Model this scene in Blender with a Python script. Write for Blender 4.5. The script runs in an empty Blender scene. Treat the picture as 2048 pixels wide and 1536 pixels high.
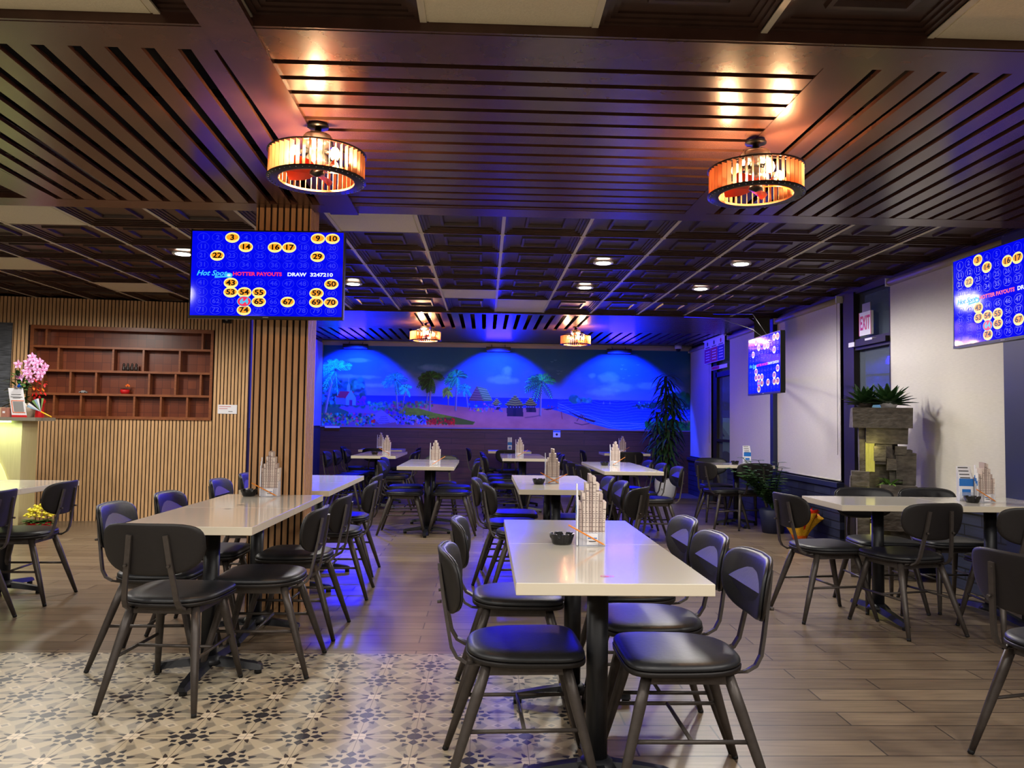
import bpy, math, random
from mathutils import Vector, Matrix
import numpy as np
random.seed(7)
R = math.radians
scene = bpy.context.scene
COL = scene.collection
# ------------------------------------------------------------------ camera
F_PX = 1548.5; YAW = .0341; PIT = .0494; ROL = .0139; CH = 1.244
cy, sy = math.cos(YAW), math.sin(YAW)
fw = Vector((sy*math.cos(PIT), cy*math.cos(PIT), math.sin(PIT)))
r0 = Vector((cy, -sy, 0)); u0 = r0.cross(fw)
rr = math.cos(ROL)*r0 + math.sin(ROL)*u0
uu = -math.sin(ROL)*r0 + math.cos(ROL)*u0
cam = bpy.data.cameras.new('camera'); camo = bpy.data.objects.new('camera', cam); COL.objects.link(camo)
cam.sensor_width = 36; cam.lens = F_PX/2048*36; cam.clip_start = .05; cam.clip_end = 200
M = Matrix(((rr.x, uu.x, -fw.x, 0), (rr.y, uu.y, -fw.y, 0), (rr.z, uu.z, -fw.z, CH), (0, 0, 0, 1)))
camo.matrix_world = M
scene.camera = camo
# ------------------------------------------------------------------ world, exposure
w = bpy.data.worlds.new('night'); scene.world = w; w.use_nodes = True
w.node_tree.nodes['Background'].inputs[0].default_value = (.012, .016, .035, 1)
w.node_tree.nodes['Background'].inputs[1].default_value = .6
scene.view_settings.view_transform = 'Standard'; scene.view_settings.look = 'None'
scene.view_settings.exposure = 0.0; scene.view_settings.gamma = 1

def light(kind, name, loc, power, color, rot=(0, 0, 0), **k):
    l = bpy.data.lights.new(name, kind); l.energy = power; l.color = color
    for a, b in k.items(): setattr(l, a, b)
    o = bpy.data.objects.new(name, l); o.location = loc; o.rotation_euler = rot; COL.objects.link(o); return o
WARMW = (1.0, .86, .66); COOLW = (1.0, .94, .86)
BLUE = (.006, .002, 1.0)
# ceiling downlights: seen ones and their siblings behind and beside the camera
DOWN_SEEN = [(-2.63, 6.72), (1.02, 6.73), (2.22, 6.65), (1.02, 7.98), (2.22, 7.92), (-1.39, 8.04)]
DOWN_MORE = [(-5.0, 3.2), (-3.6, 1.4), (-1.75, .9), (.3, 1.0), (2.0, .9), (3.1, 1.6), (-5.0, 6.6), (-4.4, 7.9), (-3.8, -1.2), (-1.2, -1.6), (1.2, -1.6), (3.0, -1.4)]
for i, (x, y) in enumerate(DOWN_SEEN + DOWN_MORE):
    light('SPOT', 'downlight_beam', (x, y, 2.60), 98 if i < 6 else 106, COOLW, (0, 0, 0), spot_size=R(172), spot_blend=.35, shadow_soft_size=.11)
# blue flood bars over the mural (light comes out of the black bar fixtures)
BARS = [(-2.33, 2.56), (.22, 2.55), (2.40, 2.55)]
for x, z in BARS:
    light('SPOT', 'flood_on_mural', (x, 13.30, z-.06), 430, (.003, .03, 1), (R(40), 0, 0), spot_size=R(104), spot_blend=.15, shadow_soft_size=.08)
    light('AREA', 'flood_into_room', (x, 13.55, z-.1), 42, BLUE, (R(-72), 0, 0), shape='RECTANGLE', size=.44, size_y=.14)

# ------------------------------------------------------------------ materials
def lin(c):
    return tuple((v/12.92 if v <= .04045 else ((v+.055)/1.055)**2.4) for v in c)
def mat(name, rgb, rough=.5, metal=0, noise=0, nscale=30, stretch=(1, 1, 1), bump=0, emit=None, es=0, trans=0, alpha=1, coat=0, spec=.5, ior=1.45):
    m = bpy.data.materials.new(name); m.use_nodes = True
    nt = m.node_tree; b = nt.nodes['Principled BSDF']
    c = lin(rgb)
    b.inputs['Base Color'].default_value = (*c, 1)
    b.inputs['Roughness'].default_value = rough; b.inputs['Metallic'].default_value = metal
    b.inputs['Specular IOR Level'].default_value = spec; b.inputs['IOR'].default_value = ior
    if coat: b.inputs['Coat Weight'].default_value = coat; b.inputs['Coat Roughness'].default_value = .12
    if trans: b.inputs['Transmission Weight'].default_value = trans
    if alpha < 1: b.inputs['Alpha'].default_value = alpha
    if emit: b.inputs['Emission Color'].default_value = (*lin(emit), 1); b.inputs['Emission Strength'].default_value = es
    if noise or bump:
        tc = nt.nodes.new('ShaderNodeTexCoord'); mp = nt.nodes.new('ShaderNodeMapping'); mp.inputs['Scale'].default_value = stretch
        nz = nt.nodes.new('ShaderNodeTexNoise'); nz.inputs['Scale'].default_value = nscale; nz.inputs['Detail'].default_value = 4
        nt.links.new(tc.outputs['Object'], mp.inputs[0]); nt.links.new(mp.outputs[0], nz.inputs['Vector'])
        if noise:
            mx = nt.nodes.new('ShaderNodeMapRange'); mx.inputs[1].default_value = .3; mx.inputs[2].default_value = .7
            mx.inputs[3].default_value = 1-noise; mx.inputs[4].default_value = 1+noise
            nt.links.new(nz.outputs[0], mx.inputs[0])
            mu = nt.nodes.new('ShaderNodeVectorMath'); mu.operation = 'SCALE'; mu.inputs[0].default_value = c
            nt.links.new(mx.outputs[0], mu.inputs['Scale']); nt.links.new(mu.outputs[0], b.inputs['Base Color'])
        if bump:
            bp = nt.nodes.new('ShaderNodeBump'); bp.inputs['Strength'].default_value = bump; bp.inputs['Distance'].default_value = .01
            nt.links.new(nz.outputs[0], bp.inputs['Height']); nt.links.new(bp.outputs[0], b.inputs['Normal'])
    return m
class NT:   # tiny helper for math-node graphs
    def __init__(s, m): s.t = m.node_tree
    def n(s, op, a, b=None, c=None):
        x = s.t.nodes.new('ShaderNodeMath'); x.operation = op
        for i, v in enumerate((a, b, c)):
            if v is None: continue
            if isinstance(v, (int, float)): x.inputs[i].default_value = v
            else: s.t.links.new(v, x.inputs[i])
        return x.outputs[0]
    def mix(s, f, a, b):
        x = s.t.nodes.new('ShaderNodeMix'); x.data_type = 'RGBA'
        for i, v in ((0, f), (6, a), (7, b)):
            if isinstance(v, (int, float)): x.inputs[i].default_value = v
            elif isinstance(v, tuple): x.inputs[i].default_value = (*v, 1)
            else: s.t.links.new(v, x.inputs[i])
        return x.outputs[2]

wood_dark = mat('espresso_ceiling_wood', (.235, .16, .13), .38, noise=.22, nscale=14, stretch=(1, 1, 1))
wood_slat = mat('lacquered_slat_wood', (.29, .19, .155), .27, noise=.18, nscale=9, stretch=(1, 1, 1), bump=.06)
oak = mat('light_oak_slat', (.78, .62, .44), .5, noise=.16, nscale=10, stretch=(6, 6, .5))
oakp = mat('pillar_oak_slat', (.72, .55, .38), .5, noise=.16, nscale=10, stretch=(6, 6, .5))
blackfelt = mat('black_felt', (.09, .05, .045), .9)
void = mat('black_void', (.02, .018, .02), .9)
tbar = mat('ceiling_t_bar', (.76, .72, .64), .5)
panelw = mat('ceiling_panel_white', (.80, .76, .66), .7, noise=.04, nscale=120, bump=.3)
navy = mat('navy_paint', (.13, .15, .27), .45)
bronze = mat('chair_bronze_metal', (.27, .245, .23), .42, metal=.35, noise=.12, nscale=40)
leather = mat('black_leatherette', (.115, .12, .135), .42, noise=.1, nscale=60, bump=.05)
shellm = mat('black_ply_shell', (.085, .07, .07), .5, noise=.2, nscale=30, stretch=(1, 8, 8))
rubber = mat('rubber_black', (.04, .04, .04), .7)
castm = mat('black_cast_iron', (.085, .09, .11), .45)
white_top = mat('white_laminate', (.82, .80, .75), .10, spec=.8, ior=1.6)
white_edge = mat('white_laminate_edge', (.80, .76, .68), .4)
walnut = mat('reddish_shelf_wood', (.50, .28, .15), .35, noise=.2, nscale=12, stretch=(1, 1, 4))
acryl = mat('clear_acrylic', (.9, .92, .98), .05, alpha=.28)
paper = mat('newsprint_slips', (.80, .74, .70), .7)
ash = mat('ashtray_black', (.03, .03, .035), .35)
pencilm = mat('pencil_orange', (.85, .50, .12), .4)
whitep = mat('white_print', (.88, .88, .90), .5)
bluep = mat('blue_print', (.10, .42, .75), .5)
redp = mat('red_print', (.75, .08, .10), .45)
blackp = mat('black_plastic', (.035, .035, .04), .4)
greyp = mat('grey_plastic', (.55, .55, .55), .5)
stone = mat('fountain_stone', (.36, .335, .31), .8, noise=.4, nscale=16, bump=1.0, stretch=(1, 1, 2.2))
leafd = mat('leaf_dark_green', (.16, .28, .14), .4, noise=.3, nscale=20)
leafm = mat('leaf_mid_green', (.22, .36, .16), .45, noise=.3, nscale=20)
chrome = mat('brushed_chrome', (.7, .7, .7), .25, metal=.9)

def brick_mat(name, w, h, c1, c2, mortar, axis='xy', ms=.004, rough=.45, off=.5, grain=True, bias=0, bump=.3):
    m = mat(name, c1, rough); nt = m.node_tree; b = nt.nodes['Principled BSDF']
    tc = nt.nodes.new('ShaderNodeTexCoord'); mp = nt.nodes.new('ShaderNodeMapping')
    if axis == 'yz': mp.inputs['Rotation'].default_value = (0, R(-90), 0)
    sep = nt.nodes.new('ShaderNodeSeparateXYZ'); cmb = nt.nodes.new('ShaderNodeCombineXYZ')
    nt.links.new(tc.outputs['Object'], sep.inputs[0])
    ia, ib = {'xy': (0, 1), 'yz': (1, 2), 'xz': (0, 2)}[axis]
    nt.links.new(sep.outputs[ia], cmb.inputs[0]); nt.links.new(sep.outputs[ib], cmb.inputs[1])
    br = nt.nodes.new('ShaderNodeTexBrick'); br.inputs['Scale'].default_value = 1
    br.inputs['Brick Width'].default_value = w; br.inputs['Row Height'].default_value = h; br.inputs['Mortar Size'].default_value = ms
    br.offset = off; br.offset_frequency = 2
    br.inputs['Color1'].default_value = (*lin(c1), 1); br.inputs['Color2'].default_value = (*lin(c2), 1); br.inputs['Mortar'].default_value = (*lin(mortar), 1)
    br.inputs['Bias'].default_value = bias
    nt.links.new(cmb.outputs[0], br.inputs['Vector'])
    out = br.outputs['Color']
    if grain:
        mp2 = nt.nodes.new('ShaderNodeMapping'); mp2.inputs['Scale'].default_value = (1.6, 22, 1)
        nt.links.new(cmb.outputs[0], mp2.inputs[0])
        nz = nt.nodes.new('ShaderNodeTexNoise'); nz.inputs['Scale'].default_value = 2.2; nz.inputs['Detail'].default_value = 6; nz.inputs['Distortion'].default_value = .6
        nt.links.new(mp2.outputs[0], nz.inputs['Vector'])
        H = NT(m); f = H.n('MULTIPLY_ADD', nz.outputs[0], 1.1, .45)
        sc = nt.nodes.new('ShaderNodeVectorMath'); sc.operation = 'SCALE'
        nt.links.new(out, sc.inputs[0]); nt.links.new(f, sc.inputs['Scale']); out = sc.outputs[0]
    nt.links.new(out, b.inputs['Base Color'])
    if bump:
        bp = nt.nodes.new('ShaderNodeBump'); bp.inputs['Strength'].default_value = bump; bp.inputs['Distance'].default_value = .004
        inv = NT(m).n('SUBTRACT', 1, br.outputs['Fac']); nt.links.new(inv, bp.inputs['Height']); nt.links.new(bp.outputs[0], b.inputs['Normal'])
    return m
plank = brick_mat('wood_look_plank_tile', .95, .1475, (.51, .445, .365), (.42, .36, .295), (.24, .20, .17), off=.37, rough=.32)
wains = brick_mat('dark_plank_wainscot', 1.2, .105, (.34, .20, .16), (.27, .16, .125), (.14, .09, .08), axis='xz', rough=.4, ms=.003)
navyst = brick_mat('navy_painted_stone', .42, .085, (.17, .19, .29), (.13, .15, .24), (.06, .07, .12), axis='yz', rough=.5, ms=.006, bump=.9)
parq = brick_mat('parquet_back', .10, .10, (.45, .22, .12), (.36, .16, .09), (.24, .10, .06), axis='xz', rough=.3, ms=.002, off=0, grain=False, bump=0)

def floor_pattern():
    m = mat('star_pattern_tile', (.8, .76, .68), .38); nt = m.node_tree; b = nt.nodes['Principled BSDF']; H = NT(m)
    tc = nt.nodes.new('ShaderNodeTexCoord'); sep = nt.nodes.new('ShaderNodeSeparateXYZ'); nt.links.new(tc.outputs['Object'], sep.inputs[0])
    T = .2202
    X = H.n('DIVIDE', H.n('ADD', sep.outputs[0], .919+T*40), T); Y = H.n('DIVIDE', H.n('SUBTRACT', sep.outputs[1], 3.5732-T*40), T)
    # nearest lattice node
    ix = H.n('ROUND', X); iy = H.n('ROUND', Y)
    px = H.n('SUBTRACT', X, ix); py = H.n('SUBTRACT', Y, iy)
    par = H.n('MODULO', H.n('ADD', ix, iy), 2)            # 1 = dark star, 0 = light star (set by phase)
    ax = H.n('ABSOLUTE', px); ay = H.n('ABSOLUTE', py)
    mx = H.n('MAXIMUM', ax, ay); mn = H.n('MINIMUM', ax, ay)
    cream = (.72, .67, .57); grey = (.54, .51, .45); lgrey = (.64, .60, .52); dark = (.19, .19, .21)
    col = lin(cream)
    # polar fan of petals around every lattice node
    ang = H.n('ARCTAN2', ay, ax); rad = H.n('SQRT', H.n('ADD', H.n('MULTIPLY', px, px), H.n('MULTIPLY', py, py)))
    a8 = H.n('PINGPONG', ang, math.pi/8)                  # 0 on axes and diagonals, pi/8 between
    # cell centre lattice (the pale grey diamonds)
    qx = H.n('SUBTRACT', .5, ax); qy = H.n('SUBTRACT', .5, ay)
    dm = H.n('ADD', qx, qy)
    c = H.mix(H.n('LESS_THAN', a8, .21), lin(lgrey), lin(cream))
    c = H.mix(H.n('MULTIPLY', H.n('MULTIPLY', H.n('GREATER_THAN', rad, .40), H.n('LESS_THAN', rad, .62)), H.n('GREATER_THAN', a8, .24)), c, lin(grey))
    c = H.mix(H.n('LESS_THAN', dm, .13), c, lin((.80, .75, .65)))
    c = H.mix(H.n('LESS_THAN', dm, .075), c, lin((.58, .55, .50)))
    # dark star: centre octagon, 8 lozenges, 8 outer triangles
    oct_ = H.n('MAXIMUM', mx, H.n('MULTIPLY', H.n('ADD', ax, ay), .72))
    d_oct = H.n('LESS_THAN', oct_, .135)
    # axis lozenges centred (.20,0)
    u = H.n('ABSOLUTE', H.n('SUBTRACT', mx, .255)); loz = H.n('LESS_THAN', H.n('ADD', H.n('MULTIPLY', u, .9), H.n('MULTIPLY', mn, 1.2)), .110)
    # diagonal squares centred (.155,.155)
    dsq = H.n('LESS_THAN', H.n('MAXIMUM', H.n('ABSOLUTE', H.n('SUBTRACT', ax, .190)), H.n('ABSOLUTE', H.n('SUBTRACT', ay, .190))), .050)
    # outer triangles on 22.5 degree rays
    tri = H.n('MULTIPLY', H.n('MULTIPLY', H.n('GREATER_THAN', rad, .34), H.n('LESS_THAN', rad, .47)), H.n('LESS_THAN', H.n('SUBTRACT', .3927, a8), H.n('MULTIPLY', H.n('SUBTRACT', .48, rad), 1.25)))
    dk = H.n('MINIMUM', 1, H.n('ADD', H.n('ADD', d_oct, loz), H.n('ADD', dsq, tri)))
    inner_d = H.n('LESS_THAN', rad, .345)
    cd = H.mix(inner_d, c, lin(cream)); cd = H.mix(dk, cd, lin(dark))
    # light star: cream square, eight dark spikes
    inner = H.n('LESS_THAN', mx, .125)
    sp = H.n('MULTIPLY', H.n('MULTIPLY', H.n('GREATER_THAN', rad, .14), H.n('LESS_THAN', rad, .31)), H.n('LESS_THAN', H.n('SUBTRACT', .3927, a8), H.n('MULTIPLY', H.n('SUBTRACT', .31, rad), 1.6)))
    cl = H.mix(inner, c, lin((.86, .80, .70))); cl = H.mix(sp, cl, lin((.24, .21, .20)))
    out = H.mix(par, cl, cd)
    g = H.n('LESS_THAN', H.n('MINIMUM', ax, ay), .006)
    out = H.mix(H.n('MULTIPLY', g, .75), out, lin((.30, .27, .24)))
    nt.links.new(out, b.inputs['Base Color'])
    return m
tilem = floor_pattern()

# ------------------------------------------------------------------ mesh builder
class MB:
    def __init__(s): s.v = []; s.f = []; s.mi = []; s.mats = []; s.smooth = []
    def m(s, mt):
        if mt not in s.mats: s.mats.append(mt)
        return s.mats.index(mt)
    def face(s, idx, mt, sm=False): s.f.append(tuple(idx)); s.mi.append(s.m(mt)); s.smooth.append(sm)
    def poly(s, pts, mt, sm=False):
        n = len(s.v); s.v += [tuple(p) for p in pts]; s.face(range(n, n+len(pts)), mt, sm)
    def box(s, x0, x1, y0, y1, z0, z1, mt, X=None):
        n = len(s.v)
        P = [(x0, y0, z0), (x1, y0, z0), (x1, y1, z0), (x0, y1, z0), (x0, y0, z1), (x1, y0, z1), (x1, y1, z1), (x0, y1, z1)]
        if X is not None: P = [tuple(X @ Vector(p)) for p in P]
        s.v += P
        for q in ((0, 3, 2, 1), (4, 5, 6, 7), (0, 1, 5, 4), (1, 2, 6, 5), (2, 3, 7, 6), (3, 0, 4, 7)): s.face([n+i for i in q], mt)
    def ring(s, pts): n = len(s.v); s.v += [tuple(p) for p in pts]; return list(range(n, n+len(pts)))
    def loft(s, rings, mt, cap0=True, cap1=True, sm=True, closed=True):
        ids = [s.ring(r) for r in rings]; k = len(ids[0])
        for a, b in zip(ids[:-1], ids[1:]):
            for i in range(k if closed else k-1):
                j = (i+1) % k; s.face((a[i], a[j], b[j], b[i]), mt, sm)
        if cap0: s.face(ids[0][::-1], mt)
        if cap1: s.face(ids[-1], mt)
    def tube(s, path, rad, mt, n=8, sq=None, cap=True, sm=True):
        """round tube along path; sq=(w,t,up) makes a flat bar instead"""
        P = [Vector(p) for p in path]; rings = []
        if isinstance(rad, (int, float)): rad = [rad]*len(P)
        for i, p in enumerate(P):
            t = (P[min(i+1, len(P)-1)]-P[max(i-1, 0)]).normalized()
            up = Vector(sq[2]) if sq else (Vector((0, 0, 1)) if abs(t.z) < .9 else Vector((1, 0, 0)))
            a = t.cross(up).normalized(); b = a.cross(t).normalized()
            if sq:
                w_, h_ = sq[0]/2, sq[1]/2
                rings.append([p+a*w_+b*h_, p-a*w_+b*h_, p-a*w_-b*h_, p+a*w_-b*h_])
            else:
                rings.append([p+(a*math.cos(2*math.pi*k/n)+b*math.sin(2*math.pi*k/n))*rad[i] for k in range(n)])
        s.loft(rings, mt, cap, cap, sm and not sq)
    def lathe(s, prof, mt, c=(0, 0, 0), n=24, sm=True, sx=1, sy_=1, cap=True):
        s.loft([[(c[0]+r*sx*math.cos(2*math.pi*k/n), c[1]+r*sy_*math.sin(2*math.pi*k/n), c[2]+z) for k in range(n)] for r, z in prof], mt, cap, cap, sm)
    def extr(s, pts, d, mt, X=None):
        d = Vector(d); A = [Vector(p) for p in pts]; B = [p+d for p in A]
        if X is not None: A = [X @ p for p in A]; B = [X @ p for p in B]
        s.loft([A, B], mt, True, True, False)
    def leaf(s, base, d, L, w, mt, droop=.5, up=(0, 0, 1), n=4, fold=.15):
        d = Vector(d).normalized(); side = d.cross(Vector(up))
        side = side.normalized() if side.length > 1e-3 else Vector((1, 0, 0))
        p = Vector(base); st = L/n; rows = []
        for i in range(n+1):
            t = i/n; ww = w*math.sin(math.pi*min(.97, .12+.85*t))
            rows.append((p-side*ww, p+Vector((0, 0, -fold*ww)), p+side*ww))
            d = (d+Vector((0, 0, -droop/n))).normalized(); p = p+d*st
        ids = [s.ring(r) for r in rows]
        for a, b in zip(ids[:-1], ids[1:]):
            for i in (0, 1): s.face((a[i], a[i+1], b[i+1], b[i]), mt, True)
    def build(s, name, parent=None, loc=None, rz=None):
        me = bpy.data.meshes.new(name); me.from_pydata(s.v, [], s.f)
        for m_ in s.mats: me.materials.append(m_)
        me.polygons.foreach_set('material_index', s.mi); me.polygons.foreach_set('use_smooth', s.smooth); me.update()
        o = bpy.data.objects.new(name, me); COL.objects.link(o)
        if parent: o.parent = parent
        if loc: o.location = loc
        if rz is not None: o.rotation_euler = (0, 0, rz)
        return o
def tag(o, label, cat, group=None, kind=None):
    o['label'] = label; o['category'] = cat
    if group: o['group'] = group
    if kind: o['kind'] = kind
    return o
def thing(name, label, cat, loc=(0, 0, 0), rz=0, group=None):
    o = bpy.data.objects.new(name, None); o.empty_display_size = .1; COL.objects.link(o); o.location = loc; o.rotation_euler = (0, 0, rz)
    return tag(o, label, cat, group)
def struct(o): o['kind'] = 'structure'; return o
def dup(root, loc, rz, label, group=None):
    r = root.copy(); COL.objects.link(r); r.location = loc; r.rotation_euler = (0, 0, rz); r['label'] = label
    if group: r['group'] = group
    for ch in list(root.children):
        c = ch.copy(); COL.objects.link(c); c.parent = r
        for g in list(ch.children):
            d = g.copy(); COL.objects.link(d); d.parent = c
    return r
def text_mesh(txt, size, bold=.0, ext=0.0, sx=1, align='CENTER', shear=0):
    cu = bpy.data.curves.new('lettering', 'FONT'); cu.body = txt; cu.size = size; cu.offset = bold; cu.align_x = align; cu.align_y = 'CENTER'; cu.extrude = ext
    cu.resolution_u = 3; cu.shear = shear
    o = bpy.data.objects.new('lettering', cu); COL.objects.link(o)
    dg = bpy.context.evaluated_depsgraph_get(); me = bpy.data.meshes.new_from_object(o.evaluated_get(dg))
    V = [(v.co.x*sx, v.co.y, v.co.z) for v in me.vertices]; Fs = [tuple(p.vertices) for p in me.polygons]
    bpy.data.objects.remove(o); bpy.data.meshes.remove(me); bpy.data.curves.remove(cu)
    return V, Fs
def put_text(mb, txt, size, X, mt, bold=0, sx=1, align='CENTER', shear=0):
    V, Fs = text_mesh(txt, size, bold, 0, sx, align, shear); n = len(mb.v)
    mb.v += [tuple(X @ Vector(v)) for v in V]
    for f in Fs: mb.face([n+i for i in f], mt)

# ================================================================== SETTING
YB = 14.0; XR = 3.78; XL = -9.0; YF = -4.0; ZC = 2.657
mb = MB()   # floor
mb.poly([(XL, YF, 0), (.37, YF, 0), (.37, 4.22, 0), (XL, 4.22, 0)], tilem)
mb.poly([(XL, 4.22, 0), (.37, 4.22, 0), (XR+.2, 4.22, 0), (XR+.2, YB+.1, 0), (XL, YB+.1, 0)], plank)
mb.poly([(.37, YF, 0), (XR+.2, YF, 0), (XR+.2, 4.22, 0), (.37, 4.22, 0)], plank)
struct(mb.build('floor'))

# ceiling: coffered tiles in a T-bar grid, white lay-in panels
PANELS = []
def coffer(mb, x0, x1, y0, y1, z, mt):
    e = .012
    prof = [(e, 0), (e, .006), (.030, .006), (.030, .014), (.050, .014), (.050, .022), (.072, .022), (.072, .030), (.155, .030), (.160, .012), (.178, .012), (.186, .030), (.215, .030)]
    sx_ = (x1-x0)/.61; sy2 = (y1-y0)/.61
    rings = []
    for i, dz in prof: rings.append([(x0+i*sx_, y0+i*sy2, z+dz), (x1-i*sx_, y0+i*sy2, z+dz), (x1-i*sx_, y1-i*sy2, z+dz), (x0+i*sx_, y1-i*sy2, z+dz)])
    mb.loft(rings, mt, False, True, False)
ceil = MB(); grid = MB()
def gridzone(xs, ys, whites, z=ZC):
    for i in range(len(xs)-1):
        for j in range(len(ys)-1):
            x0, x1, y0, y1 = xs[i], xs[i+1], ys[j], ys[j+1]
            cx_, cy_ = (x0+x1)/2, (y0+y1)/2
            if any(abs(cx_-a) < .2 and abs(cy_-b) < .25 for a, b in whites): PANELS.append((x0, x1, y0, y1)); continue
            coffer(ceil, x0, x1, y0, y1, z, wood_dark)
    for x in xs: grid.box(x-.012, x+.012, ys[0], ys[-1], z-.004, z+.004, tbar)
    for y in ys: grid.box(xs[0], xs[-1], y-.010, y+.010, z-.0035, z+.004, wood_dark)
    for x in xs:
        for y in ys: grid.box(x-.02, x+.02, y-.014, y+.014, z-.005, z, tbar)
gx = [.1103+.61*i for i in range(-14, 7)]; gx[-1] = XR
gy = [5.13]+[5.7817+.61*j for j in range(0, 7)]; gy[-1] = 9.85
W1c = [(-3.24, 5.4), (-.80, 5.45), (-3.85, 8.5), (-4.46, 7.3), (-.195, 8.5), (.415, 9.4)]
gridzone(gx, gy, W1c)
fy = [2.70-.61*k for k in range(11, -1, -1)]
gridzone([-.85]+[-.24+.61*i for i in range(0, 7)]+[XR], fy, [(.065, 2.4), (1.9, 2.4), (1.3, .6), (-.5, -.6)])
gridzone([-9.0+.0]+[-1.17-.61*k for k in range(12, -1, -1)]+[-1.02], fy, [(-1.48, 2.4), (-3.9, 1.2)])
gridzone([gx[0]]+[gx[i] for i in range(1, 11)], [3.2, 3.81, 4.42, 4.95], [(-4.46, 3.5)])
ceil.box(XL, XR+.3, YF, YB+.2, 2.92, 2.96, void)  # unseen black slab added above the tiles to stop light leaking through
struct(ceil.build('ceiling')); o = grid.build('trim_1'); struct(o)
LAB = ['white ceiling panel above the front slatted canopy, centre', 'white ceiling panel']
labs = {}
def panel_label(x, y):
    t = [((-.195, 8.5), 'small white ceiling panel near the far slatted canopy, left one of the stepped pair'), ((.415, 9.4), 'small white ceiling panel right against the far canopy, right of the stepped pair'),
         ((-.80, 5.45), 'pale yellowish ceiling panel just right of the slatted pillar top'), ((-3.24, 5.4), 'stained pale ceiling panel at far left behind the front canopy'),
         ((-3.85, 8.5), 'white ceiling panel above the wooden wall shelf'), ((-4.46, 7.3), 'white ceiling panel at the left edge of the picture'),
         ((.065, 2.4), 'perforated cream ceiling panel at the top centre of the picture'), ((1.9, 2.4), 'ribbed cream ceiling panel at the top right corner'), ((-1.48, 2.4), 'cream ceiling panel at the top left corner')]
    for (a, b), l in t:
        if abs(x-a) < .35 and abs(y-b) < .4: return l
    return None
for x0, x1, y0, y1 in PANELS:
    l = panel_label((x0+x1)/2, (y0+y1)/2)
    mb = MB(); mb.box(x0+.012, x1-.012, y0+.01, y1-.01, ZC, ZC+.012, panelw); mb.box(x0+.02, x1-.02, y0+.018, y1-.018, ZC-.003, ZC, panelw)
    o = mb.build('ceiling_panel'); tag(o, l or 'cream ceiling panel outside the picture, above or behind the viewer', 'ceiling panel', 'ceiling panels')

# slatted canopies
def bay(mb, x0, x1, y0, y1, along, pitch, gap, z, mt=wood_slat, th=.018, phase=0):
    a0, a1 = (x0, x1) if along == 'y' else (y0, y1)
    p = a0+phase
    while p < a1-.005:
        q = min(p+pitch-gap, a1)
        if along == 'y': mb.box(p, q, y0, y1, z, z+th, mt)
        else: mb.box(x0, x1, p, q, z, z+th, mt)
        p += pitch
def canopy(name, label, parts):
    r = thing(name, label, 'slatted ceiling canopy', (0, 0, 0))
    for nm, b in parts: b.build(nm, r)
    return r
Z1 = 2.62
fr = []
def bd(nm, x0, x1, y0, y1, z, th=.022, mt=wood_slat): b = MB(); b.box(x0, x1, y0, y1, z, z+th, mt); fr.append((nm, b))
bd('border_board', XL, XR, 2.70, 2.87, Z1); bd('border_board', XL, XR, 4.95, 5.13, Z1, .055)
b = MB(); b.box(XL, XR, 2.685, 2.70, Z1+.002, ZC+.03, wood_slat); fr.append(('fascia_board', b))
bd('end_board', -2.92, -2.74, 2.87, 4.95, Z1)
bd('cross_board', 1.28, 1.42, 2.87, 4.95, Z1)
s = MB(); bay(s, -2.74, -.90, 2.87, 4.95, 'y', .135, .050, Z1+.001, phase=.002)
s.v = [(x-(y-2.8)*.045, y, z) for x, y, z in s.v]; fr.append(('slat_panel', s))
s = MB(); bay(s, -.93, 1.28, 2.90, 4.95, 'x', .139, .036, Z1+.0025, phase=-.068); fr.append(('slat_panel', s))
s = MB(); bay(s, 1.42, XR, 2.87, 4.95, 'y', .129, .038, Z1+.001, phase=-.04); fr.append(('slat_panel', s))
b = MB(); b.box(-2.92, XR, 2.70, 5.12, 2.79, 2.80, void)
for yy in (3.5, 4.2): b.box(-2.9, XR, yy, yy+.04, 2.70, 2.74, void)
b.box(-2.925, -2.92, 2.70, 5.12, Z1+.02, 2.8, void)
fr.append(('backing', b))
canopy('slatted_canopy', 'glossy dark brown slatted wooden canopy over the front tables, three bays', fr)
bm_ = MB(); bm_.box(-.95, -.785, -1.5, 5.13, Z1-.012, Z1+.012, wood_slat); bm_.v = [(x-max(0, y-2.8)*.033-(.02 if x < -.9 and y > 3 else 0), y, z) for x, y, z in bm_.v]
tag(bm_.build('ceiling_beam_board'), 'flat dark wooden beam board running from top left of picture over the left lamp', 'ceiling beam')
fr = []
Z2 = 2.645
XW = -2.97
bd('border_board', XW-.02, XR, 9.86, 9.95, Z2-.012, .05); bd('border_board', XW, XR, 11.66, 11.78, Z2)
bd('border_board', XW, XR, 13.45, 13.6, Z2)
s = MB(); bay(s, XW, -.95, 9.95, 11.66, 'x', .105, .014, Z2+.001); fr.append(('slat_panel', s))
s = MB(); bay(s, -.95, 1.35, 9.95, 11.66, 'y', .152, .056, Z2+.001, phase=.03); fr.append(('slat_panel', s))
s = MB(); bay(s, 1.35, XR, 9.95, 11.66, 'x', .105, .014, Z2+.001); fr.append(('slat_panel', s))
s = MB(); bay(s, XW, -.95, 11.78, 13.45, 'y', .152, .05, Z2+.001); fr.append(('slat_panel', s))
s = MB(); bay(s, -.95, 1.35, 11.78, 13.45, 'x', .105, .014, Z2+.001); fr.append(('slat_panel', s))
s = MB(); bay(s, 1.35, XR, 11.78, 13.45, 'y', .152, .05, Z2+.001); fr.append(('slat_panel', s))
b = MB(); b.box(XW, XR, 9.86, 13.98, 2.80, 2.81, void); b.box(XW, XR, 9.852, 9.858, Z2, 2.80, wood_dark); b.box(XW, XR, 13.6, 13.98, Z2+.03, Z2+.05, void); fr.append(('backing', b))
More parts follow.
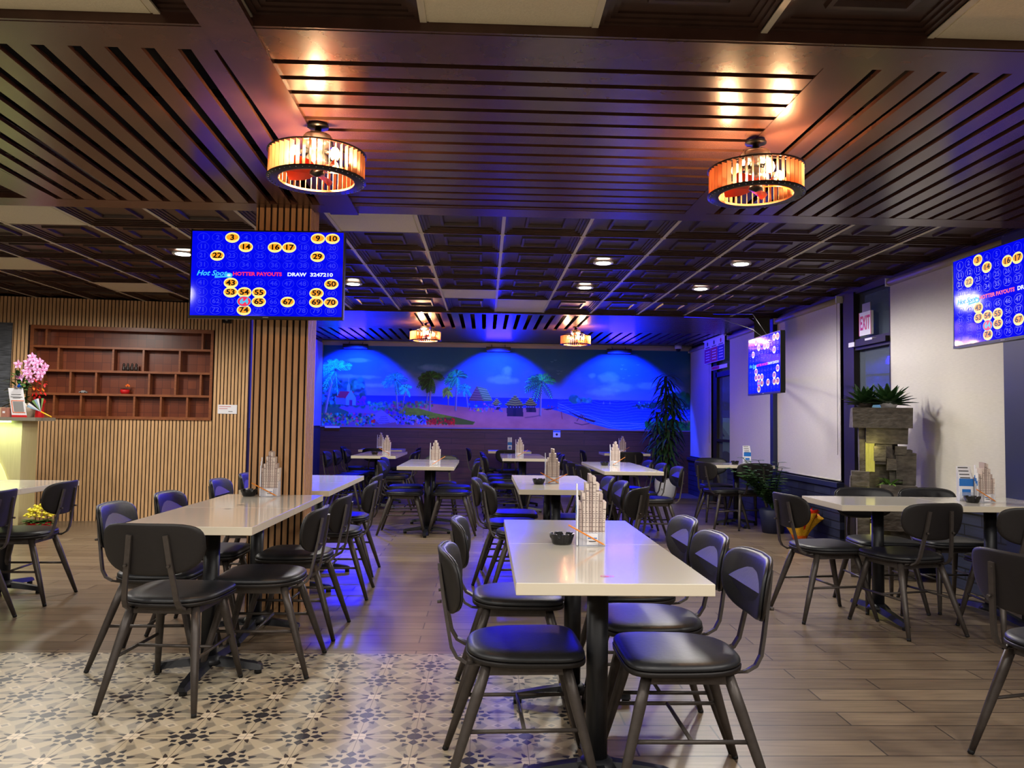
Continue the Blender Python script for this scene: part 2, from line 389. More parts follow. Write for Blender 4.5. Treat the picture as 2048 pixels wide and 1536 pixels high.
canopy('slatted_canopy', 'slatted wooden canopy over the far tables in front of the mural', fr)

# ---- walls
wallw = mat('off_white_wall', (.72, .70, .68), .8)
# left slatted oak wall (slightly turned), x from -9 to -2.93
L0 = Vector((-5.45, 9.38, 0)); L1 = Vector((-2.93, 9.68, 0)); ld = (L1-L0).normalized(); ln = Vector((ld.y, -ld.x, 0))  # ln points to room
def LW(s_, d, z): return L0+ld*s_+ln*d+Vector((0, 0, z))     # s along, d towards room
LX = Matrix(((ld.x, ln.x, 0, L0.x), (ld.y, ln.y, 0, L0.y), (0, 0, 1, 0), (0, 0, 0, 1)))
SEND = (L1-L0).length
s_sh0, s_sh1, z_sh0, z_sh1 = .03, 2.11, 1.215, 2.325
mb = MB()
mb.box(-3.6, SEND-.06, -.12, -.10, 0, ZC+.03, blackfelt, LX)
for a, b_, c, d in ((-3.6, s_sh0, 0, ZC), (s_sh1, SEND, 0, ZC), (s_sh0, s_sh1, 0, z_sh0), (s_sh0, s_sh1, z_sh1, ZC)):
    mb.box(a, b_, -.10, 0, c, d, blackfelt, LX)
p = -3.6
while p < SEND-.03:
    q = p+.029
    if s_sh0-.02 < p < s_sh1: 
        mb.box(p, q, 0, .012, 0, z_sh0, oak, LX); mb.box(p, q, 0, .012, z_sh1, ZC, oak, LX)
    else: mb.box(p, q, 0, .012, 0, ZC, oak, LX)
    p += .0415
struct(mb.build('wall_left'))
# built-in shelf unit: one thing with shelves, dividers, back
sh = thing('wall_shelf_unit', 'reddish wooden display shelf with many cubbyholes set into the slatted wall', 'shelf unit', tuple(LW(0, 0, 0)), math.atan2(ld.y, ld.x))
def SB(nm, boxes, mt):
    b = MB()
    for x0, x1, y0, y1, z0, z1 in boxes: b.box(x0, x1, -y1, -y0, z0, z1, mt)   # local: +x along, -y to room
    return b.build(nm, sh)
SB('back_panel', [(s_sh0, s_sh1, -.098, -.09, z_sh0, z_sh1)], parq)
SB('frame', [(s_sh0, s_sh1, -.09, .03, z_sh1-.045, z_sh1), (s_sh0, s_sh1, -.09, .03, z_sh0, z_sh0+.035), (s_sh0, s_sh0+.04, -.09, .028, z_sh0, z_sh1), (s_sh1-.03, s_sh1, -.09, .028, z_sh0, z_sh1)], walnut)
def sx2(px): return s_sh0+(px-65)/(428-65)*(s_sh1-s_sh0)
shz = [1.52, 1.80, 2.085]
for z in shz: SB('shelf', [(s_sh0+.04, s_sh1-.03, -.09, .024, z-.026, z)], walnut)
rows = [(2.085, z_sh1-.045, [95, 405]), (1.80, 2.059, [120, 227, 287, 360]), (1.52, 1.774, [91, 145, 195, 300, 353, 404]), (z_sh0+.035, 1.494, [115, 167, 220, 272, 325, 378])]
for z0, z1, xs in rows:
    for px in xs: SB('divider', [(sx2(px)-.011, sx2(px)+.011, -.09, .016, z0, z1)], walnut)
# left side wall beyond the corner (x = XW), carries on to the mural wall
XS = -2.955
mb = MB(); lilac = mat('mauve_side_wall', (.42, .40, .58), .6); greyd = mat('dark_side_dado', (.20, .20, .23), .6)
mb.box(XS-.12, XS, 9.72, YB, 1.13, 2.8, lilac); mb.box(XS-.12, XS+.01, 9.72, YB, 0, 1.13, greyd)
mb.box(XS-.01, XS+.03, 13.35, 13.93, 1.14, 2.62, mat('white_corner_board', (.62, .60, .70), .5))
struct(mb.build('wall_left_far'))
mb = MB()
mb.box(XS-.1, XR+.2, YB, YB+.1, 0, 1.12, wains); mb.box(XS-.1, XR+.2, YB+.01, YB+.1, 1.12, 2.9, wallw)
struct(mb.build('wall_back'))
mb = MB(); mb.box(XS, XR, YB-.03, YB+.01, 2.585, 2.645, mat('cream_cornice', (.66, .63, .60), .5)); mb.box(XS, XR, YB-.012, YB, 1.115, 1.135, mat('ledge_mauve', (.5, .44, .5), .5)); struct(mb.build('trim_2'))
mb = MB(); mb.box(XL-.1, XL, YF, YB, 0, 2.9, wallw); struct(mb.build('wall_west'))
mb = MB(); mb.box(XL, XR+.2, YF-.1, YF, 0, 2.9, wallw); struct(mb.build('wall_front'))

# ---- right window wall with openings, blinds
frame = mat('dark_bronze_frame', (.11, .09, .08), .6)
DO = [(7.03, 7.98), (11.73, 12.67)]       # glazed door openings (y ranges)
mb = MB()
zs = .66
def wbox(y0, y1, z0, z1, mt, x0=XR, x1=XR+.15): mb.box(x0, x1, y0, y1, z0, z1, mt)
for y0, y1 in ((YF, 7.03), (7.98, 11.73), (12.67, YB)):
    mb.box(XR-.08, XR+.1, y0, y1, 0, zs-.05, navyst)
    mb.box(XR-.11, XR+.1, y0, y1, zs-.05, zs, navy)
    mb.box(XR+.02, XR+.12, y0, y1, zs, 2.85, frame)
mb.box(XR-.02, XR+.12, YF, YB, 2.60, 2.9, frame)
struct(mb.build('wall_right'))
for k, yc in enumerate((5.21, 9.84)):
    b = MB(); w_ = .16 if k == 0 else .05
    b.box(XR-.10, XR+.03, yc-w_, yc+w_, .60 if k else 0, 2.62, navy)
    struct(b.build('trim_%d' % (k+3)))
glass = mat('night_glass', (.55, .6, .7), .03, alpha=.18, spec=.8)
for k, (y0, y1) in enumerate(DO):
    d = bpy.data.objects.new('door_%d' % (k+1), None); COL.objects.link(d); d.location = (XR, y0, 0); struct(d)
    b = MB()
    if k == 0:
        b.box(-.02, .08, .93, .95, 0, 2.62, frame); b.box(-.04, .08, .70, .95-.02, 0, 2.62, frame); b.box(-.02, .08, 0, .045, 0, 2.62, frame)
        b.box(-.03, .08, 0, .75, 2.02, 2.13, frame); b.box(-.02, .06, .04, .72, 0, .22, frame)
    else:
        b.box(-.02, .08, .74, .94, 0, 2.62, frame); b.box(-.02, .08, 0, .05, 0, 2.62, frame); b.box(-.02, .08, 0, .8, 2.02, 2.10, frame); b.box(-.02, .06, .04, .78, 0, .2, frame)
        b.box(-.03, .04, .04, .78, .98, 1.02, frame)
    b.build('door_frame', d)
    g = MB(); g.box(.02, .026, .04, .72, .2, 2.6, glass); g.build('door_glass', d)
    h = MB()
    if k == 0:
        h.box(-.07, -.03, .02, .68, 2.05, 2.10, frame); h.box(-.075, -.03, .62, .74, 2.055, 2.10, whitep); h.box(-.075, -.03, .26, .40, 2.09, 2.11, whitep)
        h.build('door_closer', d)
# roller blinds
blindm = mat('white_blind_fabric', (.80, .78, .75), .8, noise=.045, nscale=60, stretch=(1, .3, 3), bump=.05)
blindb = mat('blind_valance', (.62, .57, .52), .5)
BL = [(12.69, 13.98, .66, 'pale blind beside the tall corner plant, furthest from the viewer'), (9.92, 11.71, .66, 'white roller blind behind the wall mounted screen'),
      (8.02, 9.78, .66, 'broad white roller blind between the navy post and the exit door'), (5.37, 7.00, .66, 'large white roller blind behind the stone fountain'),
      (2.6, 5.12, .66, 'roller blind at the right beyond the picture edge')]
for y0, y1, z0, lab in BL:
    t = thing('roller_blind', lab, 'blind', (XR-.045, (y0+y1)/2, 0), 0, 'roller blinds')
    h = (y1-y0)/2
    b = MB(); b.box(-.002, .002, -h, h, z0+.02, 2.56, blindm); b.build('blind_fabric', t)
    b = MB(); b.tube([(0, -h, z0+.02), (0, h, z0+.02)], .009, blindm, 8); b.build('bottom_rail', t)
    b = MB(); b.tube([(-.01, -h, 2.585), (-.01, h, 2.585)], .032, blindb, 12); b.box(-.045, .03, -h-.01, -h+.004, 2.55, 2.625, whitep); b.box(-.045, .03, h-.004, h+.01, 2.55, 2.625, whitep); b.build('blind_roller', t)
    b = MB(); b.tube([(-.03, -h-.0+.01, 2.57), (-.03, -h+.01, .95)], .0025, greyp, 5); b.build('pull_cord', t)
# dark night outside
mb = MB(); mb.box(XR+.3, 20, -2, 24, -.12, -.10, mat('asphalt_night', (.10, .11, .13), .8)); tag(mb.build('parking_lot'), 'dark parking lot asphalt seen through the glass doors', 'ground')

# ================================================================== MURAL (painted surface)
MX0, MX1, MZ0, MZ1 = XS+.03, XR-.05, 1.135, 2.585
NW, NH = 860, 200
def mural():
    img = np.zeros((NH, NW, 3)); 
    PX = np.linspace(637, 1381, NW)[None, :].repeat(NH, 0); PY = np.linspace(0, 1, NH)[:, None].repeat(NW, 1)
    # work in photo-like coordinates: y 692 (top) .. 856 (bottom), levelled
    Y = 692+PY*163; X = PX
    rng = np.random.RandomState(3)
    def fbm(sx_, sy2, seed):
        r = np.random.RandomState(seed); out = np.zeros((NH, NW))
        for o_ in range(5):
            gx_ = max(2, int(sx_*2**o_)); gy_ = max(2, int(sy2*2**o_)); g = r.rand(gy_+2, gx_+2)
            xx = np.linspace(0, gx_, NW); yy = np.linspace(0, gy_, NH); xi = xx.astype(int); yi = yy.astype(int); fx = xx-xi; fy_ = yy-yi
            fx = fx*fx*(3-2*fx); fy_ = fy_*fy_*(3-2*fy_)
            a = g[yi][:, xi]; b_ = g[yi][:, xi+1]; c_ = g[yi+1][:, xi]; d_ = g[yi+1][:, xi+1]
            out += ((a*(1-fx)+b_*fx)*(1-fy_)[:, None]+(c_*(1-fx)+d_*fx)*fy_[:, None])/2**o_
        return out/1.94
    n1 = fbm(9, 4, 1); n2 = fbm(40, 12, 2); n3 = fbm(120, 40, 4)
    def put(mask, c, a=1.0):
        mask = np.clip(mask, 0, 1)*a
        for k in range(3): img[:, :, k] = img[:, :, k]*(1-mask)+(c[k] if not hasattr(c[k], 'shape') else c[k])*mask
    t = np.clip((Y-692)/105, 0, 1)
    for k, (a, b_) in enumerate(((.08, .46), (.34, .50), (.46, .60))): img[:, :, k] = a*(1-t)+b_*t
    put(np.clip((n1-.52)*4, 0, 1)*np.clip((Y-705)/40, 0, 1)*.6, (.55, .58, .68))
    for bx_, by_, w_, h_ in ((710, 722, 30, 5), (862, 735, 30, 9), (1000, 757, 32, 10), (1008, 742, 12, 12), (1214, 750, 22, 14), (1238, 768, 40, 10), (1205, 780, 34, 9), (1290, 765, 24, 8), (690, 755, 60, 5), (745, 772, 50, 5), (1180, 745, 8, 6), (1340, 770, 30, 8)):
        d = ((X-bx_)/w_)**2+((Y-by_)/h_)**2; put(np.clip(1.2-d+(n2-.5)*1.6, 0, 1)*.55, (.62, .72, .85))
    hz = 792+np.clip((X-900)/300, 0, 1)*3
    sea = (Y > hz); tt = np.clip((Y-hz)/55, 0, 1)
    put(sea*1.0, (.10+.12*tt, .22+.22*tt, .52+.16*tt))
    wv = np.sin((Y-hz)*1.1+np.sin(X*.05)*3+n2*6); put(sea*(X > 1110)*np.clip((wv-.75)*4, 0, 1)*.5, (.60, .74, .88))
    # sand
    shore = np.interp(X[0], [637, 690, 760, 850, 940, 1000, 1080, 1110, 1140, 1180, 1215, 1260, 1300, 1330, 1345, 1381], [812, 812, 812, 806, 814, 813, 812, 817, 827, 843, 852, 856, 851, 842, 836, 833])[None, :]
    sand = np.clip((Y-shore)/1.5, 0, 1); put(sand, (.72+.1*(n2-.5), .52+.1*(n2-.5), .45+.08*(n2-.5)))
    put(np.clip((X-637)/1, 0, 1)*(X < 850)*sand*np.clip((850-X)/60, 0, 1), (.45, .40, .52))
    put(sand*np.clip((n1-.5)*5, 0, 1)*.35, (.52, .36, .34))
    for q in range(3): put(np.clip(1-np.abs(Y-shore+3+q*5+np.sin(X*.09+q)*1.4)/.7, 0, 1)*(X > 1110)*.7, (.85, .88, .95))
    def polym(pts):
        m_ = np.zeros((NH, NW), bool); n = len(pts)
        for i in range(n):
            x1, y1 = pts[i]; x2, y2 = pts[(i+1) % n]
            if y1 == y2: continue
            c_ = ((Y >= min(y1, y2)) & (Y < max(y1, y2)) & (X < (x2-x1)*(Y-y1)/(y2-y1)+x1)); m_ ^= c_
        return m_*1.0
    def line(pts, wd, c, a=1):
        for (x1, y1), (x2, y2) in zip(pts[:-1], pts[1:]):
            dx, dy = x2-x1, y2-y1; L = dx*dx+dy*dy+1e-6; u_ = np.clip(((X-x1)*dx+(Y-y1)*dy)/L, 0, 1)
            d = np.hypot(X-x1-u_*dx, Y-y1-u_*dy); put(np.clip(1.3-d/wd, 0, 1), c, a)
    def blobs(x0, x1, y0, y1, n, cols, r0_, r1_):
        for _ in range(n):
            bx_, by_ = rng.uniform(x0, x1), rng.uniform(y0, y1); r = rng.uniform(r0_, r1_); c = cols[rng.randint(len(cols))]
            put(np.clip(1.5-np.hypot(X-bx_, Y-by_)/r, 0, 1), tuple(v*rng.uniform(.75, 1.2) for v in c))
    G1 = (.16, .42, .30); G2 = (.25, .58, .42); G3 = (.10, .26, .20)
    # land at the left, lawns, path, flowers
    put(polym([(637, 805), (690, 812), (690, 836), (637, 850)]), (.22, .40, .30))
    put(polym([(655, 812), (745, 814), (760, 830), (690, 826)]), (.46, .40, .56))
    blobs(730, 775, 806, 822, 60, [G1, G2, (.35, .62, .55)], 1.2, 3); blobs(775, 858, 803, 816, 110, [G1, G2, (.55, .30, .42), (.5, .6, .3)], 1.2, 3)
    put(polym([(799, 816), (830, 817), (862, 826), (905, 834), (944, 843), (940, 849), (860, 848), (800, 836)]), (.48+.1*(n3-.5), .58+.2*(n3-.5), .16))
    put(polym([(865, 836), (905, 834), (944, 843), (938, 849), (880, 848)]), (.34, .42, .14))
    blobs(765, 805, 818, 840, 80, [(.22, .22, .62), (.55, .25, .45), G1, (.6, .6, .3)], 1.2, 2.6)
    blobs(785, 850, 832, 849, 150, [(.35, .42, .80), (.25, .30, .70), (.55, .6, .9), G3], 1, 2.3)
    blobs(846, 902, 837, 849, 120, [(.80, .18, .14), (.65, .12, .10), (.25, .35, .12)], .9, 2.2)
    put(polym([(735, 832), (757, 822), (790, 845), (752, 850)]), (.52, .50, .68)); 
    for q in range(4): line([(745+q*3, 848-q*4), (772-q*2, 846-q*4)], .7, (.30, .28, .45))
    blobs(634, 742, 830, 853, 300, [G1, G2, G3, (.25, .35, .75), (.75, .35, .45), (.65, .7, .35), (.3, .65, .6)], 1.1, 2.8)
    blobs(735, 742, 842, 849, 10, [(.85, .25, .15)], 1, 2)
    # trees round the chapel
    blobs(634, 720, 762, 815, 150, [G3, G1, (.12, .34, .28)], 3, 6); blobs(634, 668, 778, 812, 50, [(.25, .50, .60), (.3, .6, .6)], 1.5, 3); blobs(700, 720, 764, 778, 20, [G2], 2, 4); blobs(702, 722, 796, 812, 30, [(.45, .25, .60)], 2, 3)
    put(polym([(664, 797), (672, 785), (700, 785), (696, 800)]), (.62, .22, .24)); put(polym([(664, 798), (690, 800), (690, 812), (664, 811)]), (.40, .45, .62))
    put(polym([(684, 798), (694, 782), (704, 798), (704, 813), (684, 813)]), (.45, .62, .66)); put(polym([(691, 802), (697, 802), (697, 813), (691, 813)]), (.40, .20, .35))
    put(polym([(686, 784), (686, 774), (689, 766), (692, 774), (692, 786)]), (.50, .64, .72)); line([(689, 766), (689, 758)], .6, (.6, .7, .8))
    def palm(cx_, cy_, bx_, by_, r, c1, c2, tw=1.8, nf=13, seed=0):
        rg = np.random.RandomState(seed)
        mid = ((cx_+bx_)/2+(bx_-cx_)*.12, (cy_+by_)/2); line([(cx_, cy_), mid, (bx_, by_)], tw, (.42, .40, .40)); line([(cx_+tw*.4, cy_), (mid[0]+tw*.5, mid[1]), (bx_+tw*.6, by_)], tw*.45, (.66, .62, .58))
        for i in range(nf):
            a = math.pi*(1.12-1.24*i/(nf-1))+rg.uniform(-.1, .1) if i < nf-3 else rg.uniform(math.pi*1.2, math.pi*1.8)
            L = r*rg.uniform(.8, 1.05); c = c1 if rg.rand() < .55 else c2; pts = []; N = 9
            for k in range(N+1):
                u_ = k/N; pts.append((cx_+math.cos(a)*L*u_, cy_-math.sin(a)*L*.85*u_+.42*L*u_*u_))
            for k in range(1, N):
                (x1, y1), (x2, y2) = pts[k], pts[k+1]; wd = r*.17*math.sin(math.pi*min(1, .15+.8*k/N)); tx, ty = x2-x1, y2-y1; n_ = math.hypot(tx, ty); tx /= n_; ty /= n_
                for sgn in (-1, 1): line([(x1, y1), (x1+tx*wd*.9-ty*wd*sgn, y1+ty*wd*.9+tx*wd*sgn+wd*.35)], .8, tuple(v*rg.uniform(.7, 1.25) for v in c))
            line(pts, .6, tuple(v*1.2 for v in c2))
        put(np.clip(1.2-np.hypot(X-cx_, Y-cy_)/(r*.11), 0, 1), (.12, .22, .16))
    T1_, T2_ = (.08, .50, .34), (.30, .88, .62); D1, D2 = (.08, .22, .10), (.22, .40, .16)
    palm(662, 742, 643, 828, 46, T1_, T2_, 3, 11, 1); palm(782, 760, 787, 818, 29, T1_, (.3, .62, .66), 1.8, 14, 2); palm(805, 776, 798, 813, 15, T1_, T2_, 1.2, 11, 3)
    palm(849, 765, 846, 806, 18, D1, D2, 1.2, 9, 4); palm(854, 755, 852, 821, 30, D1, D2, 2, 16, 5); palm(889, 780, 889, 809, 14, (.45, .55, .18), (.6, .68, .25), 1.1, 10, 6)
    palm(907, 751, 904, 820, 27, (.06, .34, .18), (.16, .68, .40), 2.2, 15, 7); palm(922, 774, 929, 815, 17, (.15, .5, .4), (.25, .65, .5), 1.4, 12, 8); palm(1077, 760, 1075, 828, 37, (.08, .36, .16), (.30, .72, .36), 2.4, 15, 9)
    line([(1075, 828), (1060, 831), (1045, 833)], 1.2, (.5, .36, .34))
    def hut(ax_, ay, xa, xb, ry, by_, bands):
        put(polym([(xa+4, ry-1), (xb-3, ry-1), (xb-2, by_), (xa+5, by_)]), (.20, .15, .20)); put(polym([((xa+xb)/2-3, ry+6), ((xa+xb)/2+3, ry+6), ((xa+xb)/2+3, by_), ((xa+xb)/2-3, by_)]), (.10, .09, .16))
        put(polym([(ax_, ay), (xb, ry), (xa, ry)]), (.52, .46, .20))
        for q in range(bands):
            yy = ay+(ry-ay)*(q+.75)/bands; f_ = (yy-ay)/(ry-ay); line([(ax_+(xa-ax_)*f_, yy-1), (ax_, yy+1.2), (ax_+(xb-ax_)*f_, yy-1)], .9, (.22, .22, .12)); 
            line([(ax_+(xa-ax_)*f_, yy-2.4), (ax_, yy-.2), (ax_+(xb-ax_)*f_, yy-2.4)], .7, (.70, .72, .32))
        for q in range(6): put(np.clip(1.5-np.hypot(X-(xa+6+(xb-xa-10)*q/5), Y-(ry+3))/.8, 0, 1), (.75, .8, .9))
    hut(987, 795, 977, 997, 808, 818, 4); hut(1055, 792, 1042, 1069, 808, 822, 4); hut(1024, 787, 1003, 1043, 809, 831, 5)
    put(polym([(946, 770), (930, 800), (960, 801)]), (.42, .30, .24)); put(polym([(946, 770), (966, 775), (979, 800), (960, 801)]), (.40, .50, .26))
    for q in range(5): line([(946-3*q-2, 776+5*q), (946+2.8*q+2, 777+5*q)], .7, (.62, .50, .36)); line([(950+2.6*q, 775+5*q), (967+2.4*q, 778+4.6*q)], .8, (.72, .75, .45))
    for x_ in (932, 945, 960, 974): line([(x_, 800), (x_, 818)], .7, (.35, .22, .25))
    blobs(930, 1000, 806, 822, 36, [(.20, .62, .50), (.75, .45, .60), (.45, .35, .6)], 1, 2.4); put(polym([(947, 821), (953, 821), (950, 814)]), (.95, .80, .25))
    blobs(1138, 1150, 790, 798, 40, [(.10, .42, .36), (.15, .5, .45)], 3, 5); blobs(1146, 1178, 793, 799, 50, [(.12, .44, .38), (.3, .55, .5)], 2, 3.4)
    def boat(x0, y0, x1, y1, h_): put(polym([(x0, y0), (x0+8, y0+h_*.5), ((x0+x1)/2, (y0+y1)/2+h_), (x1-6, y1+h_*.45), (x1, y1), ((x0+x1)/2, (y0+y1)/2+h_*.35)]), (.22, .14, .20))
    boat(1081, 815, 1117, 808, 4); boat(1116, 812, 1190, 838, 6); line([(1150, 838), (1158, 825), (1168, 838)], .9, (.35, .22, .2)); line([(1145, 842), (1160, 846), (1175, 843)], .8, (.25, .15, .2)); line([(1158, 826), (1166, 829)], 1, (.4, .25, .22))
    blobs(1085, 1112, 808, 813, 6, [(.5, .28, .25)], .8, 1.4); line([(1118, 820), (1120, 834)], 1, (.55, .3, .25))
    for x_ in (1204, 1217): put(polym([(x_-2, 803), (x_, 797), (x_+2, 803)]), (.5, .55, .85))
    put(polym([(1255, 807), (1300, 800), (1345, 790), (1381, 782), (1381, 812), (1320, 812)]), (.10, .30, .24)); blobs(1270, 1381, 798, 811, 120, [(.12, .34, .26), (.4, .62, .6), (.08, .2, .2)], .9, 2); blobs(1335, 1381, 778, 800, 60, [(.12, .4, .3)], 2, 4)
    blobs(1290, 1381, 838, 856, 170, [(.12, .50, .22), (.2, .62, .3), (.08, .3, .2)], 1.5, 4)
    for _ in range(14):
        bx_, by_ = rng.uniform(1090, 1125) if _ < 6 else rng.uniform(1240, 1275), rng.uniform(712, 760); line([(bx_-2.5, by_-.8), (bx_, by_), (bx_+2.5, by_-1)], .5, (.6, .7, .85), .6)
    m_ = img.mean(2, keepdims=True); img = m_+(img-m_)*1.35; return np.clip((img-.5)*1.12+.5, 0.01, 1)
img = mural()
# grid mesh with the painting stored per vertex
xs = np.linspace(MX0, MX1, NW); zs_ = np.linspace(MZ1, MZ0, NH)
VX, VZ = np.meshgrid(xs, zs_)
co = np.stack([VX, np.full_like(VX, YB-.006), VZ], -1).reshape(-1, 3)
ii = np.arange((NH-1)*(NW-1)); r_, c_ = ii//(NW-1), ii % (NW-1); a = r_*NW+c_
faces = np.stack([a, a+NW, a+NW+1, a+1], 1)
me = bpy.data.meshes.new('mural'); me.vertices.add(len(co)); me.vertices.foreach_set('co', co.ravel())
me.loops.add(faces.size); me.loops.foreach_set('vertex_index', faces.ravel().astype(np.int32))
me.polygons.add(len(faces)); me.polygons.foreach_set('loop_start', (np.arange(len(faces))*4).astype(np.int32)); me.update(calc_edges=True)
ca = me.color_attributes.new('paint', 'FLOAT_COLOR', 'POINT')
lc = np.where(img <= .04045, img/12.92, ((img+.055)/1.055)**2.4)
ca.data.foreach_set('color', np.concatenate([lc, np.ones((NH, NW, 1))], -1).astype(np.float32).ravel())
mm = mat('mural_paint', (.5, .5, .5), .6); at = mm.node_tree.nodes.new('ShaderNodeVertexColor'); at.layer_name = 'paint'
mm.node_tree.links.new(at.outputs[0], mm.node_tree.nodes['Principled BSDF'].inputs['Base Color']); me.materials.append(mm)
o = bpy.data.objects.new('mural', me); COL.objects.link(o)
tag(o, 'long painted beach mural with palms, thatched huts, boats and sea on the far wall', 'mural')
# side mural strip on the left return wall
mb = MB(); skyb = mat('side_mural_sky', (.22, .30, .55), .6); figw = mat('side_mural_white', (.75, .78, .82), .6); teal = mat('side_mural_teal', (.2, .45, .5), .6)
mb.box(XS+.001, XS+.005, 9.75, 13.34, 1.14, 2.60, skyb)
for yy, zz, hh in ((12.55, 1.62, .18), (12.95, 1.72, .16)):
    mb.extr([(XS+.007, yy+.05*math.cos(t), zz+hh*math.sin(t)) for t in np.linspace(0, 2*math.pi, 14)[:-1]], (.002, 0, 0), figw)
for yy, zz in ((12.9, 2.42), (13.15, 2.38)):
    for t in np.linspace(0, 2*math.pi, 10)[:-1]: mb.box(XS+.006, XS+.008, yy+.06*math.cos(t)-.012, yy+.06*math.cos(t)+.012, zz+.07*math.sin(t)-.012, zz+.07*math.sin(t)+.012, figw)
for k in range(14): mb.leaf((XS+.012, 12.6+random.uniform(-.3, .4), 1.9), (0, random.uniform(-1, 1), random.uniform(-.2, 1)), .3, .03, teal, up=(1, 0, 0), fold=0)
tag(mb.build('side_mural'), 'narrow blue painted mural on the side wall behind the slatted pillar', 'mural')
# flood light bars
for k, (x, z) in enumerate(BARS):
    t = thing('flood_light_bar', 'black flood light bar above the mural, %s' % ('over the chapel and leftmost', 'over the thatched huts', 'over the sea, rightmost')[k], 'light', (x, 13.86, z), 0, 'flood light bars')
    b = MB(); b.box(-.22, .22, -.05, .05, -.035, .04, blackp); b.build('housing', t)
    b = MB(); b.box(-.20, .20, -.045, .045, -.039, -.035, mat('blue_lens', (.05, .05, .6), .3, emit=(.05, .03, 1), es=1.5)); b.build('lens', t)
    b = MB(); b.tube([(-.12, .0, .04), (-.12, .09, .09)], .006, blackp, 6); b.tube([(.12, 0, .04), (.12, .09, .09)], .006, blackp, 6); b.build('bracket', t)
# camera dome, posters, small wall signs
t = thing('security_camera', 'small white security camera in the far right ceiling corner', 'camera', (3.45, 13.75, 2.60))
b = MB(); b.lathe([(.0, .06), (.06, .06), (.065, .02), (.055, 0)], whitep, n=16); b.build('housing', t); b = MB(); b.lathe([(.045, 0), (.04, -.03), (.02, -.045), (0, -.05)], blackp, n=16); b.build('dome', t)
mb = MB(); mb.box(1.235, 1.365, YB-.008, YB, .985, 1.105, whitep); mb.box(1.235, 1.365, YB-.0085, YB-.008, 1.075, 1.10, bluep)
mb.extr([(1.30+.022*math.cos(t), YB-.0086, 1.035+.022*math.sin(t)) for t in np.linspace(0, 2*math.pi, 16)[:-1]], (0, -.001, 0), blackp)
tag(mb.build('wall_sign'), 'small white square sign with blue header on the dark wainscot', 'sign')
mb = MB(); mb.box(-2.86, -2.6, YB-.03, YB, 1.10, 1.13, whitep); tag(mb.build('cable_cover'), 'short white strip under the left end of the mural', 'cable cover')
mb = MB(); mb.box(2.08, 2.42, -.012-.004, -.012, 1.30, 1.415, whitep)
t = thing('wall_plaque', 'small white notice card on the slatted oak wall', 'sign', tuple(LW(0, 0, 0)), math.atan2(ld.y, ld.x))
b = MB(); b.box(2.185, 2.41, -.020, -.013, 1.30, 1.41, whitep)
for k, (z, x0, x1) in enumerate(((1.385, 2.20, 2.34), (1.36, 2.20, 2.30), (1.325, 2.31, 2.36))): b.box(x0, x1, -.021, -.020, z, z+.006, redp if k < 2 else blackp)
b.build('card', t)
t = thing('security_camera', 'small black camera high on the slatted wall under the left screen', 'camera', tuple(LW(2.27, .05, 2.45)), math.atan2(ld.y, ld.x))
b = MB(); b.box(-.045, .045, -.04, .05, -.035, .035, blackp); b.build('housing', t); b = MB(); b.tube([(0, -.04, 0), (0, -.05, 0)], .014, greyp, 10); b.build('lens', t)
# picture at far left of the wall
t = thing('stone_picture_panel', 'dark slate coloured textured panel on the slatted wall at picture left edge', 'wall panel', tuple(LW(0, 0, 0)), math.atan2(ld.y, ld.x))
b = MB(); b.box(-1.4, -.17, -.035, -.012, 1.22, 2.34, mat('slate_texture', (.30, .31, .33), .5, noise=.5, nscale=7, stretch=(1, 1, 9))); b.build('panel', t)
# ---- pillar
t = bpy.data.objects.new('trim_pillar', None)
mb = MB(); px0, px1, py0, py1 = -1.50, -1.165, 5.04, 5.28
mb.box(px0, px1, py0+.012, py1-.012, 0, ZC, blackfelt)
p = px0+.012
while p < px1-.02: mb.box(p, p+.027, py0, py0+.012, 0, ZC, oakp); mb.box(p, p+.027, py1-.012, py1, 0, ZC, oakp); p += .0407
for xx in (px0-.01, px1):
    p = py0+.004
    while p < py1-.02: mb.box(xx, xx+.010, p, p+.027, 0, ZC, oakp); p += .0407
o = mb.build('slatted_pillar'); tag(o, 'square pillar clad in vertical oak slats holding the left screen', 'pillar')
del t

# ================================================================== SCREENS
scr_blue = mat('screen_blue', (0, 0, .4), .06, emit=(.0, .02, .93), es=1.0, spec=.5)
s_dim = mat('screen_dim_digits', (0, 0, .3), .3, emit=(.16, .20, 1.0), es=.9); s_or = mat('screen_orange', (.2, .1, 0), .3, emit=(.98, .60, .12), es=1.15)
s_ye = mat('screen_pale_yellow', (.2, .2, .1), .3, emit=(1.0, .93, .55), es=1.1); s_bk = mat('screen_black', (.01, .01, .01), .3)
s_pk = mat('screen_red', (.1, 0, 0), .3, emit=(1, .18, .36), es=1.0); s_cy = mat('screen_cyan', (0, .1, .1), .3, emit=(.25, .78, 1), es=1.0); s_wh = mat('screen_white', (.2, .2, .2), .3, emit=(.92, .96, 1), es=1.0)
COLX = [.074, .169, .265, .356, .452, .548, .642, .737, .831, .927]; ROWY = [.074, .184, .290, .398, .613, .723, .830, .932]
LIT = {3, 9, 10, 14, 16, 17, 22, 29, 43, 50, 53, 54, 55, 59, 65, 67, 69, 70, 74}
_txt = {}
